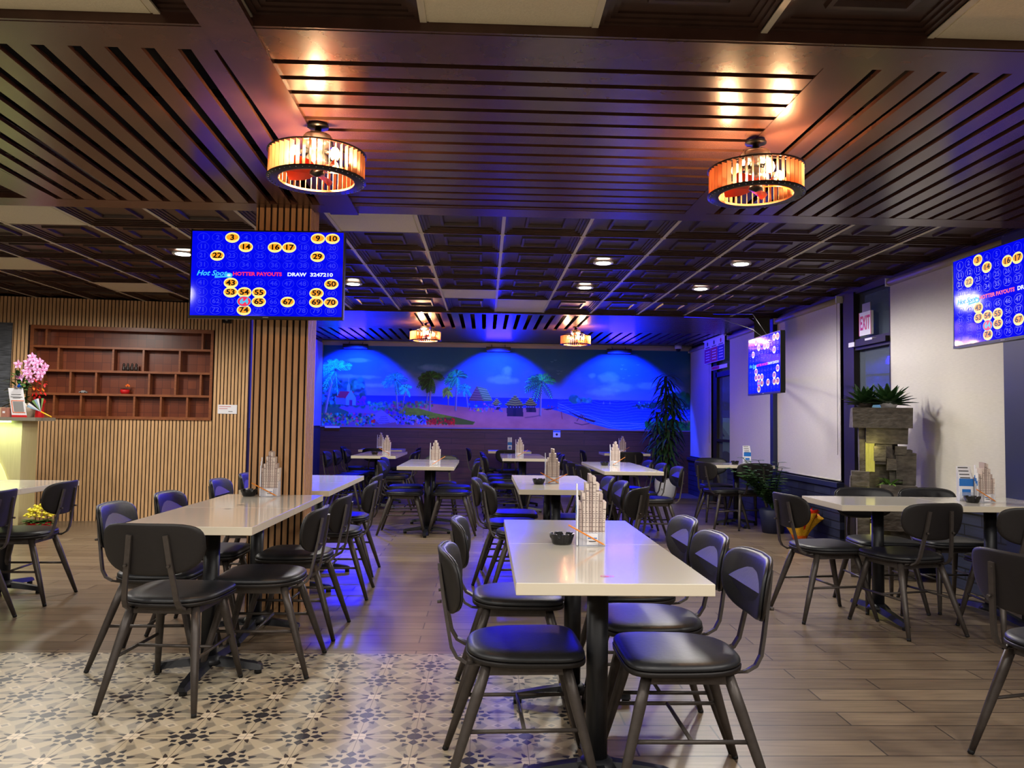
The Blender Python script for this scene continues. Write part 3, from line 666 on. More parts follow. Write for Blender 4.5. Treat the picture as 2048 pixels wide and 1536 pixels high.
def screen_mesh(W, Hh):
    """screen facing -y, centre at origin"""
    b = MB(); b.box(-W/2, W/2, -.002, .004, -Hh/2, Hh/2, scr_blue)
    RX = Matrix.Rotation(R(90), 4, 'X')
    def P(u, v, d): return Vector(((u-.5)*W, -.002-d, (.5-v)*Hh))
    def ell(u, v, rx, rz, d, mt, n=20):
        c = P(u, v, d); b.poly([(c.x+rx*math.cos(t), c.y, c.z+rz*math.sin(t)) for t in [2*math.pi*k/n for k in range(n)]], mt)
    def ringf(u, v, rx, rz, wd, d, mt, n=20):
        c = P(u, v, d)
        for k in range(n):
            t0, t1 = 2*math.pi*k/n, 2*math.pi*(k+1)/n
            b.poly([(c.x+a_*math.cos(t), c.y, c.z+e_*math.sin(t)) for a_, e_, t in ((rx, rz, t0), (rx, rz, t1), (rx-wd, rz-wd, t1), (rx-wd, rz-wd, t0))], mt)
    rx, rz = .0475*W, .0625*Hh
    for n_ in range(1, 81):
        c_, r_ = (n_-1) % 10, (n_-1)//10; u, v = COLX[c_], ROWY[r_]
        if n_ in LIT:
            k = .0003*(n_ % 5)
            ell(u, v, rx, rz, .001+k, s_ye); ell(u, v-.004, rx*.84, rz*.62, .0014+k, s_or); put_text(b, str(n_), Hh*.085, Matrix.Translation(P(u, v, .0017+k)) @ RX, s_bk, bold=.0014, sx=1.28)
        elif n_ == 64:
            ell(u, v, rx, rz, .0028, s_cy); ell(u, v, rx*.92, rz*.9, .0031, s_pk); put_text(b, '64', Hh*.085, Matrix.Translation(P(u, v, .0034)) @ RX, s_cy, bold=.002, sx=1.2)
        else:
            ringf(u, v, rx*.82, rz*.86, .0022, .0008, s_dim); put_text(b, str(n_), Hh*.075, Matrix.Translation(P(u, v, .0009)) @ RX, s_dim, bold=.0006, sx=1.2)
    put_text(b, 'Hot Spot', Hh*.085, Matrix.Translation(P(.035, .500, .001)) @ RX, s_cy, bold=.001, sx=1.1, align='LEFT', shear=.35)
    ell(.25, .522, .024*W, .030*Hh, .0012, s_cy); ell(.25, .522, .012*W, .014*Hh, .0015, s_wh)
    b.poly([P(.155, .555, .001), P(.24, .545, .001), P(.24, .53, .001), P(.165, .535, .001)], s_cy)
    put_text(b, 'HOTTER PAYOUTS', Hh*.058, Matrix.Translation(P(.275, .505, .001)) @ RX, s_pk, bold=.0012, sx=1.17, align='LEFT')
    put_text(b, 'DRAW', Hh*.058, Matrix.Translation(P(.635, .505, .001)) @ RX, s_wh, bold=.0012, sx=1.25, align='LEFT')
    put_text(b, '3247210', Hh*.058, Matrix.Translation(P(.785, .505, .001)) @ RX, s_wh, bold=.0012, sx=1.32, align='LEFT')
    return b
def tv(label, center, rz, W, Hh, mount):
    t = thing('television', label, 'television', center, rz, 'number screens')
    sb = screen_mesh(W, Hh); sb.build('screen', t)
    b = MB(); e = .008
    b.box(-W/2-e, W/2+e, -.004, .04, Hh/2, Hh/2+e, blackp); b.box(-W/2-e, W/2+e, -.006, .04, -Hh/2-.018, -Hh/2, blackp)
    b.box(-W/2-e, -W/2, -.004, .04, -Hh/2, Hh/2, blackp); b.box(W/2, W/2+e, -.004, .04, -Hh/2, Hh/2, blackp); b.box(-.018, .018, -.0065, -.006, -Hh/2-.012, -Hh/2-.006, greyp)
    b.build('bezel', t)
    b = MB(); b.box(-W/2, W/2, .005, .045, -Hh/2, Hh/2, blackp); b.box(-W*.3, W*.3, .045, .075, -Hh*.3, Hh*.25, blackp); b.build('housing', t)
    b = MB(); b.box(-.14, .14, .075, .085, -.12, .12, blackp)
    for q in mount: b.tube(q, .016, blackp, 6)
    b.build('wall_mount', t)
    return t
tv('large blue number draw screen mounted on the slatted pillar at left', (-1.386, 4.885, 2.155), R(-2.2), .955, .535, [[(.1, .08, 0), (.1, .15, 0)]])
tv('blue number draw screen on the right wall below the black speaker', (2.655, 7.30, 1.832), R(-90), .845, .540, [[(-.1, .08, .0), (-1.3, .60, 0), (-2.5, 1.04, 0)]])
tv('blue number draw screen at the right picture edge, partly cut off', (3.06, 4.46, 2.058), R(-90), .955, .555, [[(0, .08, 0), (-.3, .35, .02), (-.8, .66, .02)]])
# speaker, cables
t = thing('wall_speaker', 'black box speaker under the ceiling above the right wall screen', 'speaker', (3.45, 9.55, 2.45), R(70))
b = MB(); b.box(-.11, .11, -.09, .09, -.13, .13, blackp); b.build('cabinet', t); b = MB(); b.box(-.1, .1, -.096, -.09, -.12, .12, mat('speaker_mesh', (.06, .06, .07), .8)); b.build('grille', t)
b = MB(); b.tube([(0, .08, .1), (.0, .16, .16), (0, .2, .16)], .012, blackp, 6); b.build('bracket', t)
def cable(label, pts, r=.005): b = MB(); b.tube(pts, r, blackp, 5); tag(b.build('cable'), label, 'cable')
cable('left black cable hanging from the canopy down to the right wall screen', [(2.55, 9.9, 2.64), (2.62, 8.6, 2.45), (2.66, 7.6, 2.2), (2.71, 7.45, 2.1)])
cable('right black cable hanging straight into the top of the right wall screen', [(2.85, 9.6, 2.64), (2.76, 7.9, 2.4), (2.72, 7.35, 2.1)])
cable('thin dark cord lying on the floor by the right wainscot', [(3.60, 5.2, .12), (3.62, 5.0, .20), (3.55, 5.6, .02), (3.35, 5.9, .012), (3.6, 6.3, .012)], .004)
# poster above far door, brochure strip
t = thing('window_poster', 'purple and white three column poster hanging above the far glass door', 'poster', (XR-.10, 12.34, 2.26))
ppur = mat('poster_purple', (.62, .16, .50), .6); ppin = mat('poster_red', (.72, .20, .28), .6); pblu = mat('poster_blue', (.22, .20, .62), .6)
b = MB(); b.box(-.003, .003, -.55, .55, 0, .38, whitep)
for k, mt_ in enumerate((pblu, ppin, ppur)):
    y0 = -.54+k*.36; b.box(-.005, -.003, y0+.005, y0+.352, .01, .24, mt_)
    for q in range(4): b.box(-.006, -.005, y0+.06, y0+.28, .05+q*.045, .065+q*.045, whitep)
    b.extr([(-.004, y0+.18+.03*math.cos(tt), .32+.035*math.sin(tt)) for tt in np.linspace(0, 2*math.pi, 12)[:-1]], (-.002, 0, 0), redp if k == 0 else blackp); b.box(-.005, -.003, y0+.06, y0+.30, .255, .268, blackp)
b.build('print', t); b = MB(); b.box(-.02, .02, -.56, .56, .37, .40, whitep); b.build('hanging_rail', t)
mb = MB(); mb.box(XR-.06, XR-.05, 11.80, 12.62, 2.14, 2.20, whitep); mb.box(XR-.061, XR-.06, 12.2, 12.6, 2.145, 2.195, redp); tag(mb.build('door_banner'), 'thin white and red banner strip below the poster on the far door', 'banner')
# exit sign
t = thing('exit_sign', 'red and white EXIT sign on the glass above the door', 'sign', (XR-.06, 7.43, 2.26), R(-90))
b = MB(); b.box(-.12, .12, -.012, .012, -.115, .115, whitep); b.build('sign_box', t)
er = mat('exit_red', (.72, .05, .12), .4, emit=(.8, .05, .15), es=.06)
b = MB(); put_text(b, 'EXIT', .19, Matrix.Translation((0, -.0135, 0)) @ Matrix.Rotation(R(90), 4, 'X') @ Matrix.Scale(1.0, 4), er, bold=.004, sx=.50)
for q in ((-.12, -.112, -.115, .115), (.112, .12, -.115, .115)): b.box(q[0], q[1], -.0135, -.012, q[2], q[3], redp)
b.build('lettering', t); b = MB(); b.box(-.07, .09, -.004, .004, .115, .20, greyp); b.build('mounting_plate', t)

# ================================================================== LAMPS (fan lamps)
copper = mat('copper_slat', (.80, .54, .37), .4, metal=.15); darkring = mat('lamp_dark_ring', (.10, .07, .07), .4); blade = mat('orange_fan_blade', (.88, .25, .08), .3)
bulbm = mat('bulb_glow', (1, .9, .7), .3, emit=(1, .86, .60), es=14)
def fan_lamp():
    t = thing('fan_lamp', 'x', 'ceiling lamp', (0, 0, 0))
    rad, h = .218, .128; n = 46
    b = MB()
    for k in range(n):
        a = 2*math.pi*k/n; X = Matrix.Rotation(a, 4, 'Z') @ Matrix.Translation((rad-.012, 0, 0)) @ Matrix.Rotation(R(80), 4, 'Z')
        b.box(-.0012, .0012, -.0135, .0135, .006, h-.004, copper, X)
    b.build('slat_shade', t)
    def annulus(b, r0_, r1_, z0, z1, mt, n=48):
        b.loft([[(r*math.cos(2*math.pi*k/n), r*math.sin(2*math.pi*k/n), z) for k in range(n)] for r, z in ((r0_, z0), (r1_, z0), (r1_, z1), (r0_, z1), (r0_, z0))], mt, False, False, True)
    b = MB(); annulus(b, rad-.045, rad+.008, 0, .006, darkring); annulus(b, rad-.046, rad-.043, -.001, .009, copper)
    for k in range(n): a = 2*math.pi*k/n; b.lathe([(.003, 0), (.003, -.003), (0, -.004)], chrome, (rad*math.cos(a)*.99, rad*math.sin(a)*.99, 0), 6)
    b.build('bottom_ring', t)
    b = MB(); annulus(b, rad-.008, rad+.008, h-.004, h, darkring); b.build('top_ring', t)
    b = MB(); b.lathe([(.06, .215), (.07, .20), (.07, .16), (.05, .15), (.045, .12), (.06, .10), (.06, .065), (.03, .05), (.0, .045)], chrome, n=20); b.build('motor', t)
    b = MB(); b.lathe([(.05, .262), (.05, .252), (.016, .248), (.016, .20)], blackp, n=10)
    for a in (.4, 2.5, 4.6): b.tube([(.02*math.cos(a), .02*math.sin(a), .19), (rad*math.cos(a), rad*math.sin(a), h-.002)], .005, blackp, 6)
    b.build('stem', t)
    for a in (1.1, 2.7, 4.0, 5.6):
        c, s_ = math.cos(a), math.sin(a)
        b = MB(); b.tube([(.05*c, .05*s_, .13), (.10*c, .10*s_, .115)], .011, blackp, 8)
        q = b.build('lamp_holder', t)
        b = MB(); b.lathe([(0, -.028), (.016, -.022), (.024, 0), (.018, .02), (.009, .032)], bulbm, (.125*c, .125*s_, .10), 12); b.build('bulb', q)
    for k in range(5):
        a = 2*math.pi*k/5+.3; c, s_ = math.cos(a), math.sin(a)
        b = MB(); pts = []
        for u in (0, .25, .5, .75, 1):
            r = .035+.125*u; wd = (.018+.034*math.sin(math.pi*min(1, u*.9+.08)))
            pts.append((r, wd, u))
        n0 = [b.ring([(r*c-wd*s_, r*s_+wd*c, .045+.012+.02*u), (r*c, r*s_, .045+.0), (r*c+wd*s_, r*s_-wd*c, .045-.012-.01*u)]) for r, wd, u in pts]
        for A, B in zip(n0[:-1], n0[1:]):
            for i in (0, 1): b.face((A[i], A[i+1], B[i+1], B[i]), blade, True)
        b.build('fan_blade', t)
    b = MB(); b.lathe([(.03, .05), (.034, .03), (.0, .018)], blackp, n=16); b.build('hub', t)
    return t
LAMPS = [(-.80, 3.58, 2.352, 'copper slatted drum fan lamp at upper left, in front of the pillar'), (1.28, 3.62, 2.345, 'copper slatted drum fan lamp at upper right over the front tables'),
         (-.87, 11.05, 2.39, 'glowing drum fan lamp before the mural, left one of the far pair'), (1.30, 11.2, 2.385, 'glowing drum fan lamp before the mural, right one of the far pair')]
L0_ = None
for x, y, z, lab in LAMPS:
    if L0_ is None: L0_ = fan_lamp(); L0_.location = (x, y, z); L0_['label'] = lab; L0_['group'] = 'drum fan lamps'; 
    else: dup(L0_, (x, y, z), .7*x, lab)
    for a in (1.9, 4.8): a += (.7*x if lab != LAMPS[0][3] else 0); light('POINT', 'bulb_light', (x+.125*math.cos(a), y+.125*math.sin(a), z+.10), 19 if y < 8 else 30, (1, .58, .28), shadow_soft_size=.022)
# downlight fixtures
dlm = mat('downlight_glow', (1, 1, 1), .3, emit=(1, .97, .9), es=22)
DL = ['recessed round downlight left of the pillar screen', 'recessed round downlight above centre, nearer one of the left pair right of the pillar', 'recessed round downlight nearer the right wall, front one', 'recessed round downlight behind the centre one', 'recessed round downlight near the right wall, rear one', 'recessed round downlight peeking out beside the pillar screen']
for (x, y), lab in zip(DOWN_SEEN, DL):
    t = thing('downlight', lab, 'ceiling light', (x, y, ZC), 0, 'round downlights')
    b = MB(); b.lathe([(.055, .0), (.085, -.006), (.09, 0.0), (.088, .01), (.06, .012)], whitep, n=24, cap=False); b.build('trim_ring', t)
    b = MB(); b.lathe([(.0, -.006), (.062, -.006), (.062, .0)], dlm, n=24); b.build('diffuser', t)

# ================================================================== CHAIR
def outline(t, z=0, sc=1.0):
    c, s_ = math.cos(t), math.sin(t); n = 2.7 if s_ < 0 else 5.0
    x = abs(c)**(2/n)*(1 if c > 0 else -1); y = abs(s_)**(2/n)*(1 if s_ > 0 else -1)
    wd = .213+.008*y
    return (x*wd*sc, y*.207*sc, z)
NT_ = 32; TS = [2*math.pi*k/NT_ for k in range(NT_)]
def make_chair():
    t = thing('dining_chair', 'x', 'chair')
    b = MB(); b.loft([[outline(a, z, sc) for a in TS] for z, sc in ((.428, .96), (.430, .995), (.442, 1.0), (.446, .99))], shellm); st = b.build('seat_shell', t)
    b = MB(); b.loft([[outline(a, z, sc) for a in TS] for z, sc in ((.446, .95), (.450, .985), (.458, .985), (.467, .95), (.4725, .86), (.4750, .7), (.4765, .5), (.4775, .3), (.478, .1), (.478, .01))], leather); b.build('seat_cushion', t)
    b = MB()
    for sx_ in (-1, 1): b.box(sx_*.145-.010, sx_*.145+.010, -.14, .135, .392, .428, bronze)
    b.box(-.145, .145, .125, .143, .392, .428, bronze); b.box(-.145, .145, -.148, -.130, .392, .428, bronze)
    b.build('seat_frame', t)
    for sx_ in (-1, 1):
        for front in (1, 0):
            top = (sx_*.142, .132 if front else -.135, .425); bot = (sx_*(.205 if front else .21), .245 if front else -.275, .0)
            T_ = Vector(top); B_ = Vector(bot); b = MB()
            b.tube([T_, T_.lerp(B_, .25), T_.lerp(B_, .6), T_.lerp(B_, .965)], [.0185, .0200, .0170, .0120], bronze, 10)
            leg = b.build('leg', t); b = MB(); b.tube([T_.lerp(B_, .965), B_+Vector((0, 0, .001))], [.0122, .0118], rubber, 8); b.build('foot', leg)
    b = MB(); zz = .215; f = (.425-zz)/.425
    A = {}
    for sx_ in (-1, 1):
        pf = Vector((sx_*.142, .132, .425)).lerp(Vector((sx_*.205, .245, 0)), f); pr = Vector((sx_*.142, -.135, .425)).lerp(Vector((sx_*.21, -.275, 0)), f)
        b.tube([pf, pr], .0075, bronze, 8); A[sx_] = pf.lerp(pr, .5)
    b.tube([A[-1], A[1]], .0072, bronze, 8); b.build('stretcher', t)
    for sx_ in (-1, 1):
        b = MB(); pts = [(sx_*.118, -.02, .422), (sx_*.120, -.16, .420), (sx_*.119, -.205, .424), (sx_*.116, -.238, .442), (sx_*.112, -.257, .475), (sx_*.106, -.268, .53), (sx_*.090, -.288, .64), (sx_*.078, -.303, .745), (sx_*.077, -.304, .752)]
        b.tube(pts, 0, bronze, 4, sq=(.022, .011, (0, -1, .05))); 
        for zz_ in (.625, .735): b.tube([(sx_*(.092 if zz_ < .7 else .079), -.293, zz_), (sx_*(.092 if zz_ < .7 else .079), -.308, zz_-.001)], .006, bronze, 6)
        b.build('back_bar', t)
    # backrest: superellipse, curved and leaning
    def bk(a, sc, d):
        c, s_ = math.cos(a), math.sin(a); n = 4.2 if s_ > 0 else 2.8
        x = abs(c)**(2/n)*(1 if c > 0 else -1)*.222*sc; z = abs(s_)**(2/n)*(1 if s_ > 0 else -1)*.112*sc
        if s_ < 0: x *= 1-.10*abs(z)/.112
        y = -.290+1.15*x*x-(z)*.16+d
        return (x, y, .690+z)
    b = MB(); b.loft([[bk(a, sc, d) for a in TS] for sc, d in ((.01, -.006), (.2, -.006), (.4, -.006), (.6, -.006), (.75, -.006), (.9, -.006), (.985, -.004), (1.0, 0), (.99, .005), (.95, .006), (.8, .006), (.6, .006), (.3, .006), (.01, .006))], shellm); b.build('backrest_shell', t)
    b = MB(); b.loft([[bk(a, sc, d) for a in TS] for sc, d in ((.95, .006), (.965, .012), (.95, .018), (.90, .0225), (.8, .026), (.65, .0285), (.5, .030), (.35, .031), (.2, .0315), (.08, .0317), (.01, .0318))], leather); b.build('backrest_cushion', t)
    return t
CH0 = make_chair(); used = [False]
def chair(bx_, by_, deg, label, group):
    """backrest position on plan, facing direction in degrees"""
    a = R(deg); x = bx_+.30*math.cos(a); y = by_+.30*math.sin(a); rz = a-math.pi/2
    if not used[0]:
        used[0] = True; CH0.location = (x, y, 0); CH0.rotation_euler = (0, 0, rz); CH0['label'] = label; CH0['group'] = group; return CH0
    return dup(CH0, (x, y, 0), rz, label, group)

# ================================================================== TABLES
def table(x0, y0, label, L=.762, W=.61, along='y', foot='cross', group='white topped pedestal tables', base_w=.26, base_l=.34):
    w_, l_ = (W, L) if along == 'y' else (L, W)
    t = thing('pedestal_table', label, 'table', (x0+w_/2, y0+l_/2, 0), 0, group)
    b = MB(); e = .0015; X, Y = w_/2-e, l_/2-e
    b.loft([[(sx_*(X-k), sy2*(Y-k), z) for sx_, sy2 in ((-1, -1), (1, -1), (1, 1), (-1, 1))] for z, k in ((.722, .003), (.724, 0), (.758, 0))], white_edge, True, False, False)
    b.poly([(-X, -Y, .758), (X, -Y, .758), (X, Y, .758), (-X, Y, .758)][:4], white_top); b.loft([[(sx_*X, sy2*Y, .758) for sx_, sy2 in ((-1, -1), (1, -1), (1, 1), (-1, 1))], [(sx_*(X-.002), sy2*(Y-.002), .760) for sx_, sy2 in ((-1, -1), (1, -1), (1, 1), (-1, 1))]], white_top, False, True, False)
    b.build('tabletop', t)
    b = MB(); b.lathe([(.038, .07), (.038, .715)], castm, n=20); b.build('column', t)
    b = MB(); b.box(-.16, .16, -.02, .02, .705, .722, castm); b.box(-.02, .02, -.16, .16, .705, .722, castm); b.build('top_plate', t)
    b = MB(); b.lathe([(.075, .055), (.06, .075), (.042, .09)], castm, n=16)
    arms = ((1, 0, base_w), (-1, 0, base_w), (0, 1, base_l), (0, -1, base_l)) if foot == 'cross' else ((0, 1, .35), (0, -1, .35))
    for dx, dy, Lr in arms:
        d = Vector((dx, dy, 0)); n_ = Vector((-dy, dx, 0)); rg = []
        for u, hw, zt, zb in ((0, .034, .085, .045), (.5, .030, .068, .035), (.92, .026, .050, .022), (1, .022, .042, .022)):
            p_ = d*(Lr*u); rg.append([p_-n_*hw+Vector((0, 0, zb)), p_+n_*hw+Vector((0, 0, zb)), p_+n_*hw*.6+Vector((0, 0, zt)), p_-n_*hw*.6+Vector((0, 0, zt))])
        b.loft(rg, castm, True, True, False); b.lathe([(.018, .0), (.018, .026)], rubber, tuple(d*(Lr*.93)), 10)
    b.build('pedestal_base', t)
    return t
T = table
T(.10, 2.36, 'white topped table nearest the viewer, front table of the front centre pair')
T(.10, 3.122, 'second white topped table of the front centre pair, carrying the slip holder')
T(-1.64, 3.52, 'front table of the left pair, with the chair seen from behind')
T(-1.64, 4.282, 'rear table of the left pair, against the slatted pillar')
T(-1.66, 5.33, 'white topped table just behind the slatted pillar')
T(-1.66, 6.092, 'rear white topped table of the pair behind the pillar')
T(.25, 5.62, 'front white topped table of the middle pair with crossed pencils')
T(.25, 6.382, 'rear white topped table of the middle pair')
T(-.93, 8.28, 'white topped table left of centre, front of its pair', L=.80)
T(-.93, 9.08, 'white topped table left of centre, rear of its pair', L=.80)
T(1.22, 7.86, 'front white topped table of the right centre pair', L=.95)
T(1.22, 8.81, 'rear white topped table of the right centre pair', L=.95)
T(-1.82, 10.65, 'white topped table of the far left group, front one', L=.80)
T(-1.82, 11.45, 'white topped table of the far left group, second one', L=.80)
T(-2.08, 12.85, 'white topped table by the mural wall at left', along='x', L=.72)
T(.24, 10.4, 'white topped table of the far centre group, front one', L=.80)
T(.24, 11.2, 'white topped table of the far centre group, second one', L=.80)
T(.06, 12.9, 'white topped table by the mural wall at centre', along='x', L=.72)
T(1.95, 12.6, 'white topped table by the mural wall at right', along='x', L=.76)
T(2.78, 9.35, 'small white topped table by the right window wall with a brochure', along='x', L=.76)
T(2.22, 4.76, 'left white topped table of the pair by the stone fountain', along='x', foot='T')
T(2.98, 4.76, 'right white topped table of the pair by the stone fountain, with the slip holder', along='x', foot='T')
T(-3.66, 4.50, 'front white topped table at the left picture edge', L=.74)
T(-3.66, 5.24, 'rear white topped table at the left picture edge by the reception desk', L=.74)
# stickers on tables
def sticker(x, y, label, mt):
    b = MB()
    for k in range(16):
        t0, t1 = 2*math.pi*k/16, 2*math.pi*(k+1)/16; b.poly([(x+r*math.cos(t), y+r*.8*math.sin(t), .7608) for r, t in ((.022, t0), (.022, t1), (.018, t1), (.018, t0))], mt)
    b.box(x-.012, x+.012, y-.004, y+.004, .7604, .7608, mt); b.box(x-.004, x+.004, y-.010, y+.010, .7604, .7609, mt); tag(b.build('table_sticker'), label, 'sticker')
sticker(.395, 2.47, 'small round pink stamp on the front centre table', mat('stamp_pink', (.75, .25, .5), .5))
sticker(-1.37, 4.22, 'faint grey round mark on the left front table', mat('mark_grey', (.55, .52, .48), .5))
sticker(-1.36, 4.42, 'dark round mark on the left rear table', blackp)

# ================================================================== CHAIRS PLACED
C_ = chair
g1 = 'chairs round the front centre tables'; g2 = 'chairs round the front left tables'; g3 = 'chairs round the tables behind the pillar'; g4 = 'chairs round the middle tables'; g5 = 'chairs round the right centre tables'
C_(-1.40, 3.31, 86, 'black dining chair seen squarely from behind at the front left table end', g2)
C_(-1.95, 4.10, 2, 'black dining chair on the far side of the left front table, nearest', g2)
C_(-1.93, 4.74, 0, 'black dining chair on the far side of the left rear table', g2)
C_(-.81, 4.02, 180, 'black dining chair right of the front left table, nearest of that side', g2)
C_(-.80, 4.66, 178, 'black dining chair right of the left rear table, beside the pillar', g2)
C_(-1.98, 5.78, 0, 'black dining chair left of the table behind the pillar, nearer one', g3)
C_(-1.97, 6.42, 0, 'black dining chair left of the tables behind the pillar, rear one', g3)
C_(-.78, 5.66, 182, 'black dining chair right of the table behind the pillar, nearer one', g3)
C_(-.85, 6.46, 180, 'black dining chair right of the tables behind the pillar, rear one', g3)
C_(-.15, 2.80, 2, 'black dining chair at front centre, left side, closest to the viewer', g1)
C_(-.14, 3.60, 0, 'black dining chair at front centre, left side, second', g1)
C_(.98, 2.72, 180, 'black dining chair at front centre, right side, closest of three', g1)
C_(.98, 3.18, 180, 'black dining chair at front centre, right side, middle of three', g1)
C_(1.00, 3.70, 180, 'black dining chair at front centre, right side, furthest of three', g1)
C_(.00, 5.62, 5, 'black dining chair left of the middle tables, nearest', g4)
C_(-.09, 6.17, -3, 'black dining chair left of the middle tables, pulled further out', g4)
C_(-.04, 6.78, 0, 'black dining chair left of the middle tables, rearmost', g4)
C_(1.13, 5.44, 150, 'black dining chair turned askew right of the middle tables, nearest', g4)
C_(1.10, 6.00, 180, 'black dining chair right of the middle tables, second', g4)
C_(1.08, 6.50, 180, 'black dining chair right of the middle tables, third', g4)
C_(-1.18, 8.70, 0, 'black dining chair left of the table left of centre, nearer', 'chairs round the left centre tables')
C_(-1.24, 9.42, 0, 'black dining chair left of the table left of centre, rear', 'chairs round the left centre tables')
C_(-.06, 8.72, 180, 'black dining chair right of the table left of centre, nearer', 'chairs round the left centre tables')
C_(-.06, 9.42, 180, 'black dining chair right of the table left of centre, rear', 'chairs round the left centre tables')
C_(-.56, 10.28, 270, 'black dining chair at the far end of the left centre tables, facing the viewer', 'chairs round the left centre tables')
C_(2.09, 8.19, 180, 'black dining chair right of the right centre tables, nearest', g5)
C_(2.07, 8.85, 180, 'black dining chair right of the right centre tables, middle', g5)
C_(2.05, 9.50, 180, 'black dining chair right of the right centre tables, rearmost', g5)
C_(1.00, 8.25, 12, 'black dining chair left of the right centre tables, nearest', g5)
C_(.98, 8.80, 15, 'black dining chair left of the right centre tables, middle', g5)
C_(.97, 9.35, 8, 'black dining chair left of the right centre tables, rearmost', g5)
gl = 'chairs round the far left tables'
C_(-2.24, 10.95, 0, 'black dining chair left of the far left tables, nearest', gl); C_(-2.20, 11.45, 0, 'black dining chair left of the far left tables, second', gl); C_(-2.14, 11.95, 0, 'black dining chair left of the far left tables, third', gl)
C_(-.98, 11.1, 180, 'black dining chair right of the far left tables, nearer', gl); C_(-.98, 11.75, 180, 'black dining chair right of the far left tables, rear', gl)
C_(-1.75, 12.52, 90, 'black dining chair before the left mural wall table, seen from behind', gl)
C_(-1.08, 13.1, 180, 'black dining chair at the right end of the left mural wall table', gl); C_(-2.40, 13.1, 0, 'black dining chair at the left end of the left mural wall table', gl)
gc = 'chairs round the far centre tables'
C_(-.02, 10.05, 0, 'black dining chair left of the far centre tables, nearest', gc); C_(-.04, 10.85, 0, 'black dining chair left of the far centre tables, second', gc); C_(-.06, 11.5, 0, 'black dining chair left of the far centre tables, third', gc)
C_(-.30, 13.1, 0, 'black dining chair alone at the left end of the centre mural wall table', gc); C_(.40, 12.55, 90, 'black dining chair before the centre mural wall table, seen from behind', gc)
C_(1.12, 10.9, 180, 'black dining chair right of the far centre tables, nearer', gc); C_(1.12, 11.5, 180, 'black dining chair right of the far centre tables, rear', gc)
C_(2.32, 12.3, 90, 'black dining chair before the right mural wall table, seen from behind', 'chairs at the right mural wall table'); C_(1.60, 12.9, 0, 'black dining chair at the left end of the right mural wall table', 'chairs at the right mural wall table')
gz = 'chairs round the small window table'
C_(2.62, 9.30, 20, 'black dining chair left of the small window table', gz); C_(3.05, 10.42, 270, 'black dining chair behind the small window table, against the glass door', gz); C_(3.22, 9.08, 92, 'black dining chair in front of the small window table, seen from behind', gz)
gr = 'chairs round the fountain side tables'
C_(1.97, 5.08, 8, 'black dining chair at the left end of the fountain side tables', gr); C_(2.70, 4.52, 103, 'black dining chair before the fountain side tables, seen from behind', gr)
C_(2.78, 5.66, 268, 'black dining chair beyond the fountain side tables, left one', gr); C_(3.26, 5.68, 270, 'black dining chair beyond the fountain side tables, right one', gr)
C_(3.16, 4.30, 85, 'black dining chair before the fountain side tables at the picture edge', gr)
C_(1.905, 2.76, 14, 'black dining chair alone at the right picture edge, closest there', 'lone chair at the right')
C_(-2.84, 5.44, 182, 'black dining chair at the left edge tables, full back visible', 'chairs at the left edge tables'); C_(-2.84, 4.74, 184, 'black dining chair at the left edge tables, cut by the picture edge', 'chairs at the left edge tables')

